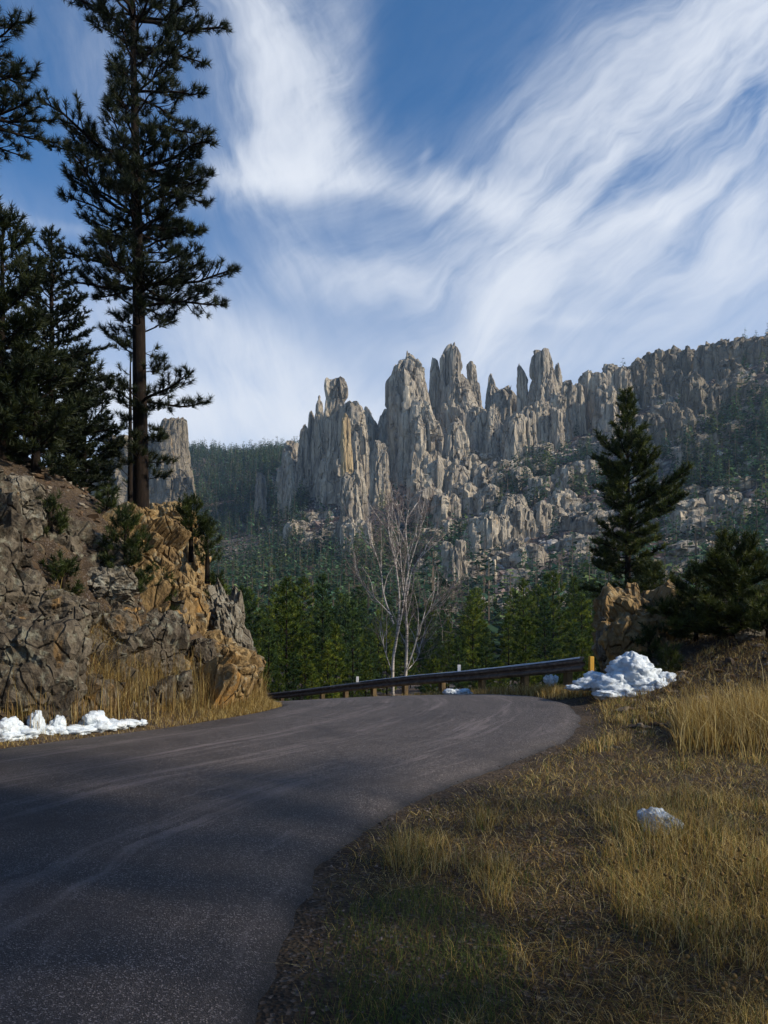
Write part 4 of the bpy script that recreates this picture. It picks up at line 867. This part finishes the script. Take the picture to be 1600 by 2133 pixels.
# dead standing trunks
mbp = MB(); rgd = np.random.default_rng(71)
P_ = np.array([[0, 0, -.4], [.05, .02, 3], [.02, -.03, 6], [.08, 0, 8.5]]); mbp.add(*tube(P_, [.16, .13, .09, .03], 6))
for i in range(9): h = rgd.uniform(3, 8); a = rgd.random()*6.28; l = rgd.uniform(.3, .9); mbp.add(*tube(np.array([[.03, 0, h], [math.cos(a)*l, math.sin(a)*l, h+rgd.uniform(-.2, .3)]]), [.025, .008], 3))
M['snag'] = plain_mat('dead_wood', (.20, .165, .14), (.42, .37, .33), 3, .9, .02, zs=.2)
snag_me = mbp.mesh('dead_trunk', M['snag'], True)
for i in range(34):
    px = rv.uniform(1040, 1270) if i < 24 else rv.choice([rv.uniform(900, 960), rv.uniform(1330, 1560), rv.uniform(480, 760)]); Y = rv.uniform(105, 240) if i < 24 else rv.uniform(90, 260)
    x_ = X_(px, Y); side = 'below the cliff band' if px > 1030 and px < 1300 else ('on the dark right slope' if px >= 1300 else ('in the forest left of the birch' if px < 800 else 'just right of the birch'))
    o = obj('dead_trunk', snag_me, None, (x_, Y, gz1(x_, Y)), (rv.uniform(-.06, .06), rv.uniform(-.08, .08), rv.uniform(0, 6)), rv.uniform(.7, 1.2))
    tag(o, 'pale dead standing trunk '+side, 'dead tree', 'dead trunks '+side)

# ------------------------------------------------------------------ guardrail
def steel_mat():
    m, b, bs, P, out = new_mat('weathered_steel')
    n1 = b.noise(P, 5, 6, .65); c = b.ramp(n1, [(.3, (.07, .055, .047)), (.5, (.15, .125, .11)), (.75, (.27, .24, .22))]); b.link(c, bs.inputs['Base Color'])
    bs.inputs['Metallic'].default_value = .35; bs.inputs['Roughness'].default_value = .5; bump(b, bs, b.noise(P, 30, 4, .6), .2, .01); return m
M['steel'] = steel_mat()
M['post'] = plain_mat('post_wood', (.06, .042, .024), (.17, .12, .06), 9, .9, .02, zs=.25)
M['yellow'] = plain_mat('yellow_end_paint', (.50, .26, .03), (.62, .36, .06), 10, .7, .01)
M['white'] = plain_mat('reflector_white', (.70, .70, .70), (.82, .82, .82), 20, .5, 0)
def snow_mat():
    m, b, bs, P, out = new_mat('old_snow')
    n1 = b.noise(P, 6, 6, .62); n_f = b.noise(P, 40, 4, .6)
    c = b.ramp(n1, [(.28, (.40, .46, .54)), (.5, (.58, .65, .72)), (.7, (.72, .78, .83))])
    c = b.mix(b.m('MULTIPLY', b.smooth(b.noise(P, 9, 6, .72, .4), .56, .72), .7), c, (.34, .31, .28)); b.link(c, bs.inputs['Base Color'])
    bs.inputs['Roughness'].default_value = .55; bs.inputs['Subsurface Weight'].default_value = .0; bump(b, bs, b.m('ADD', n1, b.m('MULTIPLY', n_f, .5)), .7, .05); return m
M['snow'] = snow_mat()
RAIL = interp_curve([(4.72, 18.0, 1.15), (4.15, 20.4, .94), (2.7, 23.6, .61), (.85, 26.7, .28), (-1.65, 30.8, -.23), (-4.8, 36.2, -.91), (-8.7, 41.7, -1.6)], 241)
gr = empty('guardrail', (4.72, 18.0, .4)); prof = [(.0, 0), (.03, .004), (.085, -.05), (.085, -.09), (.012, -.14), (.012, -.17), (.085, -.22), (.085, -.26), (.03, -.308), (0, -.312), (-.012, -.30), (.068, -.255), (.068, -.225), (-.004, -.175), (-.004, -.135), (.068, -.085), (.068, -.055), (.02, -.012)]
prof = np.array(prof)
def rail_frame(P):
    T = np.gradient(P, axis=0); T[:, 2] = 0; T = unit(T); return np.stack([T[:, 1]*-1*-1, -T[:, 0], np.zeros(len(P))], -1)*-1.0
NRM = rail_frame(RAIL)
if (NRM[0]*np.array([-1, -0.3, 0])).sum() < 0: NRM = -NRM
for s in range(0, 240, 30):
    P = RAIL[s:s+31]; N = NRM[s:s+31]
    V = P[:, None]+N[:, None]*prof[None, :, :1]+np.array([0, 0, 1.0])*prof[None, :, 1:]
    V = V+N[:, None]*(.004*((s//30) % 2))
    at_root(obj('rail_beam', mk_mesh('rail_beam', V.reshape(-1, 3), grid_faces(len(P), len(prof), True), M['steel'], False)), gr)
def box_mesh(name, w, d, h, mat, bev=.012):
    import bmesh
    bm = bmesh.new(); bmesh.ops.create_cube(bm, size=1.0); bmesh.ops.scale(bm, vec=(w, d, h), verts=bm.verts); bmesh.ops.translate(bm, vec=(0, 0, h/2), verts=bm.verts)
    bmesh.ops.bevel(bm, geom=bm.edges[:], offset=bev, segments=1, affect='EDGES'); me = bpy.data.meshes.new(name); bm.to_mesh(me); bm.free(); me.materials.append(mat); return me
bolt_me = box_mesh('bolt', .03, .012, .03, M['steel'], .004)
post_me = box_mesh('post', .17, .20, 1.30, M['post']); cl_ = np.concatenate([[0], np.cumsum(np.linalg.norm(np.diff(RAIL, axis=0), axis=1))])
s = 1.2
while s < cl_[-1]-.3:
    k = int(np.searchsorted(cl_, s)); p = RAIL[k]; N = NRM[k]
    o = obj('post', post_me, None, (p[0]-N[0]*.13, p[1]-N[1]*.13, p[2]-1.30-.03), (0, 0, math.atan2(N[1], N[0]))); at_root(o, gr); obj('bolt', bolt_me, o, (.148, 0, 1.16), (0, 0, math.pi/2)); s += 2.2
o = obj('end_post', box_mesh('end_post', .11, .10, 1.08, M['yellow']), None, (4.84, 17.95, .10), (0, 0, .2)); at_root(o, gr); o['label'] = 'yellow end post'
ref_me = box_mesh('reflector', .10, .03, .22, M['white'], .005)
for px in (743, 957):
    k = int(np.argmin(np.abs(near_px(RAIL[:, 0], RAIL[:, 1])-px))); p = RAIL[k]; at_root(obj('reflector', ref_me, None, (p[0], p[1], p[2]+.005)), gr)
# thin pale strip along the rail's upper edge
ks = np.arange(2, 150); P = RAIL[ks]; N = NRM[ks]; th = .012+.028*np.clip(.6+n2(P[:, 0], P[:, 1], .9, 3, 5), 0, 1)*np.clip((150-ks)/110, .15, 1)
capp = np.array([(-.03, 0), (-.03, .6), (0, 1), (.05, .9), (.085, .2), (.085, -.6)])
V = P[:, None]+N[:, None]*capp[None, :, :1]+np.array([0, 0, 1.0])*(capp[None, :, 1:]*th[:, None, None]+.006)
at_root(obj('pale_cap', mk_mesh('pale_cap', V.reshape(-1, 3), grid_faces(len(ks), 6), M['snow'], True)), gr)
tag(gr, 'weathered steel guardrail on wooden posts along the outside of the bend', 'guardrail')

# ------------------------------------------------------------------ snow
def lump(px, py, w, h, Y, seed, root, depth=1.0, rough=1.0):
    V, F = ico(5 if w > 90 else 4); q = V*1.0+seed*5.1; d = np.array([w/2, (w+h)/4*depth, h/2])/F_PX*Y
    v, e1 = cells(q*1.3, seed, 1.0); v2, e2 = cells(q*3.6, seed+2, 1.0); k = 1+rough*(.34*fbm(q*1.0, 3, seed)+.12*v+.055*v2+.05*fbm(q*7, 3, seed+5)-.08*np.exp(-(e1/.07)**2)-.04*np.exp(-(e2/.09)**2))
    o = obj('snow_lump', mk_mesh('snow_lump', V*k[:, None]*d, F, M['snow'], True), None, (X_(px, Y), Y, Z_(py, Y))); at_root(o, root)
rt = empty('snow_pile', (X_(1310, 17), 17, .1))
for i, (px, py, w, h, Y) in enumerate([(1316, 1403, 106, 78, 17.2), (1352, 1432, 96, 54, 16.8), (1268, 1428, 76, 46, 17.0), (1226, 1424, 62, 30, 17.2), (1196, 1432, 34, 12, 17.0), (1296, 1446, 78, 36, 16.7), (1388, 1424, 52, 54, 17.0), (1345, 1453, 70, 22, 16.5), (1398, 1444, 34, 20, 16.7), (1246, 1414, 56, 30, 17.4), (1290, 1425, 60, 50, 16.9), (1262, 1446, 50, 22, 16.6), (1372, 1440, 50, 40, 16.6)]):
    lump(px, py, w, h, Y, 300+i*3, rt)
tag(rt, 'large pile of old white snow right of the guardrail end', 'snow pile')
rt = empty('snow_bank', (X_(150, 13), 13, 0))
for i, (px, py, w, h) in enumerate([(12, 1535, 80, 30), (14, 1516, 46, 44), (76, 1510, 26, 56), (46, 1528, 76, 30), (122, 1506, 28, 36), (110, 1520, 60, 26), (150, 1522, 90, 24), (198, 1506, 56, 56), (186, 1518, 70, 26), (236, 1511, 56, 24), (266, 1508, 50, 20), (296, 1506, 20, 14), (34, 1512, 26, 24), (92, 1524, 50, 20), (214, 1516, 60, 22)]):
    lump(px, py, w, h, 12.15+px/300*2.25, 400+i*3, rt, 1.2)
tag(rt, 'ragged bank of ploughed snow along the left road edge', 'snow bank')
for lab, px, py, w, h, Y, sd in [('small snow patch at the crest in front of the guardrail', 952, 1442, 52, 13, 22.6, 501), ('grey snow chunk in dry grass near the guardrail end', 1147, 1416, 28, 18, 20.3, 503)]:
    rt = empty('snow_patch', (X_(px, Y), Y, Z_(py, Y)))
    for j in range(3): lump(px+(j-1)*w*.3, py+(j % 2)*2, w*.55, h*(1 if j != 1 else 1.2), Y, sd+j*2, rt)
    tag(rt, lab, 'snow patch')
bpy.data.objects['quartz_stone'].data.materials[0] = M['snow']

# ------------------------------------------------------------------ birch
def birch_mat():
    m, b, bs, P, out = new_mat('birch_bark')
    n1 = b.noise(b.vscale(P, (2, 2, 14)), 1.0, 5, .7, .3); c = b.ramp(n1, [(.38, (.06, .05, .045)), (.48, (.36, .33, .30)), (.7, (.54, .51, .48))]); b.link(c, bs.inputs['Base Color']); return m
M['birch'] = birch_mat(); M['twig'] = plain_mat('birch_twig', (.13, .095, .085), (.34, .28, .26), 4, .9, 0)
YB = 32.0; rb_ = np.random.default_rng(12); bz = gz1(X_(835, YB), YB)
bt = empty('birch_tree', (X_(835, YB), YB, bz)); twg = MB()
def twig(p, d, l, r, lev):
    k = 4; P = [p]; dd = d.copy()
    for i in range(k-1): dd = unit(dd+rb_.normal(0, .14, 3)+np.array([0, 0, .06])); P.append(P[-1]+dd*l/(k-1))
    P = np.array(P); twg.add(*tube(P, np.linspace(r, r*.35, k), 3))
    if lev:
        for s in range(4 if lev > 1 else 3):
            f = rb_.uniform(.3, 1)*(k-1); i = min(int(f), k-2); q = P[i]+(P[i+1]-P[i])*(f-i); twig(q, unit(dd+rb_.normal(0, .55, 3)+np.array([0, 0, .2])), l*rb_.uniform(.45, .7), r*.55, lev-1)
STEMS = [([(822, 1430), (818, 1395), (826, 1330), (832, 1260), (826, 1190), (812, 1120), (806, 1075)], .10, 0), ([(838, 1430), (846, 1390), (848, 1320), (846, 1250), (852, 1170), (846, 1100), (852, 1055)], .10, .3), ([(826, 1330), (838, 1270), (848, 1200), (868, 1130), (880, 1085)], .06, -.4),
         ([(820, 1300), (800, 1240), (792, 1180), (772, 1120), (768, 1090)], .06, .5), ([(818, 1285), (790, 1255), (762, 1225), (740, 1195)], .045, .2), ([(845, 1400), (862, 1350), (876, 1300), (905, 1260), (942, 1222)], .05, -.3), ([(846, 1280), (838, 1220), (832, 1150), (828, 1085)], .05, -.6), ([(816, 1400), (800, 1350), (790, 1310)], .035, .4),
         ([(850, 1395), (872, 1370), (880, 1340)], .03, .5), ([(880, 1290), (905, 1268), (935, 1275)], .025, -.2), ([(848, 1240), (862, 1180), (900, 1130)], .04, .6)]
bl = MB()
for (pts, r, dy) in STEMS:
    n = len(pts); P = np.array([(X_(px, YB), YB+dy*i/max(n-1, 1)*3, Z_(py, YB)) for i, (px, py) in enumerate(pts)])
    if pts[0][1] > 1420: P[0, 2] = bz-.3
    P = interp_curve(P, n*4); at_root(obj('stem', (lambda mb: (mb.add(*tube(P, np.linspace(r*.75, r*.16, len(P)), 7)), mb.mesh('stem', M['birch'], True))[1])(MB())), bt)
    for _ in range(int(len(P)*.35)):
        i = rb_.integers(len(P)//4, len(P)-2); l = rb_.uniform(.8, 2.2); dd = unit(unit(P[i+1]-P[i])*.9+rb_.normal(0, .30, 3)+np.array([0, 0, .25])); Q_ = [P[i]]
        for s_ in range(5): dd = unit(dd+rb_.normal(0, .12, 3)+np.array([0, 0, .08])); Q_.append(Q_[-1]+dd*l/5)
        bl.add(*tube(np.array(Q_), np.linspace(.020, .006, 6), 4))
        for q_ in Q_[2:]: twig(q_, unit(dd+rb_.normal(0, .5, 3)), rb_.uniform(.4, .8), .008, 1)
    for i in range(len(P)//3, len(P)):
        for _ in range(2 if i < len(P)-3 else 3):
            if rb_.random() < .5: twig(P[i], unit((P[min(i+1, len(P)-1)]-P[i-1])+rb_.normal(0, .6, 3)*np.linalg.norm(P[min(i+1, len(P)-1)]-P[i-1])), rb_.uniform(.5, 1.1), .011, 2)
at_root(bl.build('branchwork', M['birch']), bt)['kind'] = 'stuff'
at_root(twg.build('twigs', M['twig']), bt)['kind'] = 'stuff'
tag(bt, 'bare white-barked birch with several stems just beyond the guardrail', 'tree')

# ------------------------------------------------------------------ grass
def blades(x, y, z, h, w, lean, col, rg, k=2):
    n = len(x); a = rg.random(n)*6.283; dx, dy = np.cos(a), np.sin(a); s = np.linspace(0, 1, k+1); la = rg.random(n)*6.283+0; lx, ly = np.cos(la)*lean, np.sin(la)*lean
    B = np.stack([x[:, None]+lx[:, None]*h[:, None]*s**2, y[:, None]+ly[:, None]*h[:, None]*s**2, z[:, None]+h[:, None]*(s-.28*np.clip(lean, 0, 2)[:, None]*s**2.2)], -1)
    wd = w[:, None]*(1-s[:-1]*.75); Sd = np.stack([dx[:, None]*wd, dy[:, None]*wd, 0*wd], -1)
    V = np.concatenate([np.stack([B[:, :-1]-Sd, B[:, :-1]+Sd], 2).reshape(n, -1, 3), B[:, -1:]], 1); nv = 2*k+1; T = []
    for i in range(k-1): T += [[2*i, 2*i+1, 2*i+3], [2*i, 2*i+3, 2*i+2]]
    T += [[2*k-2, 2*k-1, 2*k]]; F = np.array(T)[None]+(np.arange(n)*nv)[:, None, None]
    return V.reshape(-1, 3), F.reshape(-1, 3), np.repeat(col, nv, 0)
GOLD = np.array([(.38, .26, .07), (.50, .38, .14), (.27, .17, .045), (.60, .49, .24)]); BRN = np.array([(.10, .058, .024), (.065, .04, .02), (.16, .095, .035), (.22, .15, .058)]); GRN = np.array([(.09, .135, .03), (.13, .17, .045), (.065, .10, .024)])
def grass(name, x, y, h, w, lean, pal, seed, label=None):
    rg = np.random.default_rng(seed); c = pal[rg.integers(0, len(pal), len(x))]*rg.uniform(.7, 1.25, (len(x), 1)); z = gz(x, y)-.015
    V, F, C = blades(x, y, z, h, w, lean, c, rg); return tag(obj(name, mk_mesh(name, V, F, M['grass'], False, C)), label, None, kind='stuff')
rg = np.random.default_rng(91)
n = 200000; Yg = 2.2*np.exp(rg.random(n)*math.log(19/2.2)); xg = rg.uniform(-1.2, .62*Yg+1.9); ug = xg/Yg; dr = sdist(xg, Yg, R_EDGE, False); cl = n2(xg, Yg, .9, 3, 131); c2 = n2(xg, Yg, 2.6, 2, 132)
ok = (dr > .25) & (rg.random(n) < sstep(dr+.4*cl, .2, .8)) & ~((Yg > 17) & (ug < .27))
green = ok & (np.hypot((xg-.12)/.62, (Yg-4.0)/1.0)+.5*c2+.3*cl < .92); tall = ok & ~green & (cl+.6*c2 > .24) & (dr > .6); short = ok & ~green & ~tall
g_i = np.nonzero(green & (rg.random(n) < .75))[0]; t_i = np.nonzero(tall & (rg.random(n) < .75))[0]; s_i = np.nonzero(short & (rg.random(n) < .56))[0]
sc = lambda Y: np.clip(Y/6, .8, 2.2)
grass('green_grass', xg[g_i], Yg[g_i], rg.uniform(.05, .14, len(g_i)), .0022*sc(Yg[g_i]), rg.uniform(.2, 1.2, len(g_i)), np.vstack([GRN, GRN, GRN, GOLD[:2]*.8]), 1)
hm = np.clip(.08+.42*(cl[t_i]+.5*c2[t_i]), .08, .38)
grass('tall_dry_grass', xg[t_i], Yg[t_i], hm*rg.uniform(.6, 1.2, len(t_i)), .0024*sc(Yg[t_i]), rg.uniform(.05, 1.3, len(t_i)), np.vstack([GOLD*1.15, GOLD*1.1, BRN, GOLD, GRN]), 2)
grass('short_dry_grass', xg[s_i], Yg[s_i], rg.uniform(.05, .16, len(s_i)), .0024*sc(Yg[s_i]), rg.uniform(.4, 2.5, len(s_i)), np.vstack([BRN, BRN*.6, GOLD, GOLD*1.1, GRN*.8]), 3)
# tall clump of pale grass at the right edge
n = 5200; cx = rg.normal(5.15, .8, n); cy = rg.normal(11.3, .7, n); m = (cx/cy > .38)
grass('reed_grass', cx[m], cy[m], rg.uniform(.35, .8, m.sum()), np.full(m.sum(), .005), rg.uniform(.05, .8, m.sum()), np.vstack([GOLD, GOLD, BRN[2:]]), 4)
# left verge and cliff foot
n = 50000; i = rg.integers(0, len(L_EDGE)-1, n); p = L_EDGE[i]+(L_EDGE[i+1]-L_EDGE[i])*rg.random((n, 1)); T = unit(L_EDGE[i+1]-L_EDGE[i]); N = np.stack([-T[:, 1], T[:, 0]], -1); o_ = np.abs(rg.normal(.08, .5, n)); q = p+N*o_[:, None]
m = (q[:, 1] > 9) & (q[:, 1] < 27) & (o_ < 1.3); q, o_ = q[m], o_[m]; far = sstep(q[:, 1], 13.5, 16.5); keep = rg.random(len(q)) < .25+.75*far; q, o_, far = q[keep], o_[keep], far[keep]
grass('verge_grass', q[:, 0], q[:, 1], (.10+.22*sstep(o_, .1, .7))*rg.uniform(.5, 1.3, len(q))*(1+.3*far), np.full(len(q), .0045), rg.uniform(.1, 1.1, len(q)), np.vstack([GOLD*.9, GOLD*.8, BRN[2:]]), 5)
# tall dry stems in front of the cliff, tufts on the outcrop
n = 2600; i = rg.integers(0, len(L_EDGE)-1, n*6); p = L_EDGE[i]; m = (p[:, 1] > 12.5) & (p[:, 1] < 20.5); p = p[m][:n]; N_ = len(p); q = p+np.stack([-rg.uniform(.4, 1.3, N_), rg.uniform(-.1, .5, N_)], -1)
grass('dry_stalks', q[:, 0], q[:, 1], rg.uniform(.4, 1.15, N_), np.full(N_, .006), rg.uniform(.0, .3, N_), np.vstack([GOLD*.7, BRN[2:], BRN[2:]]), 6)
xs, ys = [], []
for (px, py, w, cnt) in [(20, 1440, .5, 500), (240, 1405, .45, 600), (225, 1470, .4, 500), (60, 1480, .5, 400), (560, 1450, .5, 900), (530, 1440, .4, 500), (160, 1330, .3, 200), (300, 1010, .3, 200), (330, 1450, .5, 500)]:
    Yc = hit(px, py)+.1; xs.append(rg.normal(X_(px, Yc), w*.5, cnt)); ys.append(rg.normal(Yc, w*.4, cnt))
xs, ys = np.concatenate(xs), np.concatenate(ys); zo = gz
grass('tufted_grass', xs, ys, rg.uniform(.3, .75, len(xs)), np.full(len(xs), .005), rg.uniform(.2, 1.2, len(xs)), np.vstack([GOLD*.8, BRN[1:]]), 7)
# dry grass along the guardrail and on the right bank
n = 16000; i = rg.integers(0, 200, n); p = RAIL[i, :2]+NRM[i, :2]*rg.normal(.05, .35, n)[:, None]+rg.normal(0, .1, (n, 2)); m = sdist(p[:, 0], p[:, 1], R_EDGE, False) > .1; p = p[m]
grass('rail_grass', p[:, 0], p[:, 1], rg.uniform(.12, .42, len(p)), np.full(len(p), .006), rg.uniform(.1, .9, len(p)), np.vstack([GOLD, GOLD, BRN[2:]]), 8)
n = 30000; x = rg.uniform(4.5, 18, n); y = rg.uniform(13, 30, n); m = (x/y > .265) & (sdist(x, y, R_EDGE, False) > .6) & (n2(x, y, .7, 3, 140) > -.05); x, y = x[m], y[m]
grass('bank_grass', x, y, rg.uniform(.08, .36, len(x)), np.full(len(x), .006), rg.uniform(.3, 1.6, len(x)), np.vstack([GOLD*.8, BRN, BRN]), 9)
# dried flower heads
hd = MB(); V, F = ico(2); hd.add(V*np.array([.011, .011, .009])*(1+.12*fbm(V*4, 2, 3))[:, None]+np.array([0, 0, .25]), F)
st = MB(); st.add(*tube(np.array([[0, 0, -.03], [.006, .002, .12], [0, 0, .25]]), [.0016, .0014, .001], 4))
M['seed'] = plain_mat('seed_head', (.08, .05, .02), (.22, .14, .05), 160, .9, .004); M['stalk'] = plain_mat('flower_stalk', (.10, .07, .03), (.20, .14, .06), 40, .9, 0)
hm_, sm_ = hd.mesh('seed_head', M['seed'], True), st.mesh('stalk', M['stalk'])
rf = random.Random(3); k = 0
while k < 90:
    px, py = rf.uniform(1180, 1600), rf.uniform(1780, 2130)
    if rf.random() > ((px-1100)/500)*.9: continue
    Y = 1.45*F_PX/(py-HOR); x = X_(px, Y); s_ = rf.uniform(.7, 1.25)
    t = empty('dried_flower', (x, Y, gz1(x, Y)), rf.uniform(0, 6), s_); t.rotation_euler = (rf.uniform(-.25, .25), rf.uniform(-.25, .25), rf.uniform(0, 6)); obj('stalk', sm_, t); obj('seed_head', hm_, t)
    tag(t, 'dried flower with a round brown seed head in the near right grass', 'dried flower', 'dried flowers in the foreground grass'); k += 1

# ------------------------------------------------------------------ haze
HAZE = True
if HAZE:
    import bmesh
    bm = bmesh.new(); bmesh.ops.create_cube(bm, size=1.0)
    lo = np.array([-2700, -60, min(fzv.min(), nzv.min())-1.5]); hi = np.array([2700, 1460, fzv.max()+6])
    for v in bm.verts: v.co = Vector([lo[i] if v.co[i] < 0 else hi[i] for i in range(3)])
    me = bpy.data.meshes.new('haze'); bm.to_mesh(me); bm.free()
    m = bpy.data.materials.new('haze_air'); m.use_nodes = True; nt = m.node_tree; nt.nodes.clear()
    out = nt.nodes.new('ShaderNodeOutputMaterial'); pv = nt.nodes.new('ShaderNodeVolumePrincipled'); pv.inputs['Color'].default_value = (.50, .72, 1.0, 1); pv.inputs['Density'].default_value = 0.00013
    pv.inputs['Anisotropy'].default_value = 0.2
    nt.links.new(pv.outputs[0], out.inputs['Volume']); me.materials.append(m); tag(obj('haze', me), kind='stuff')
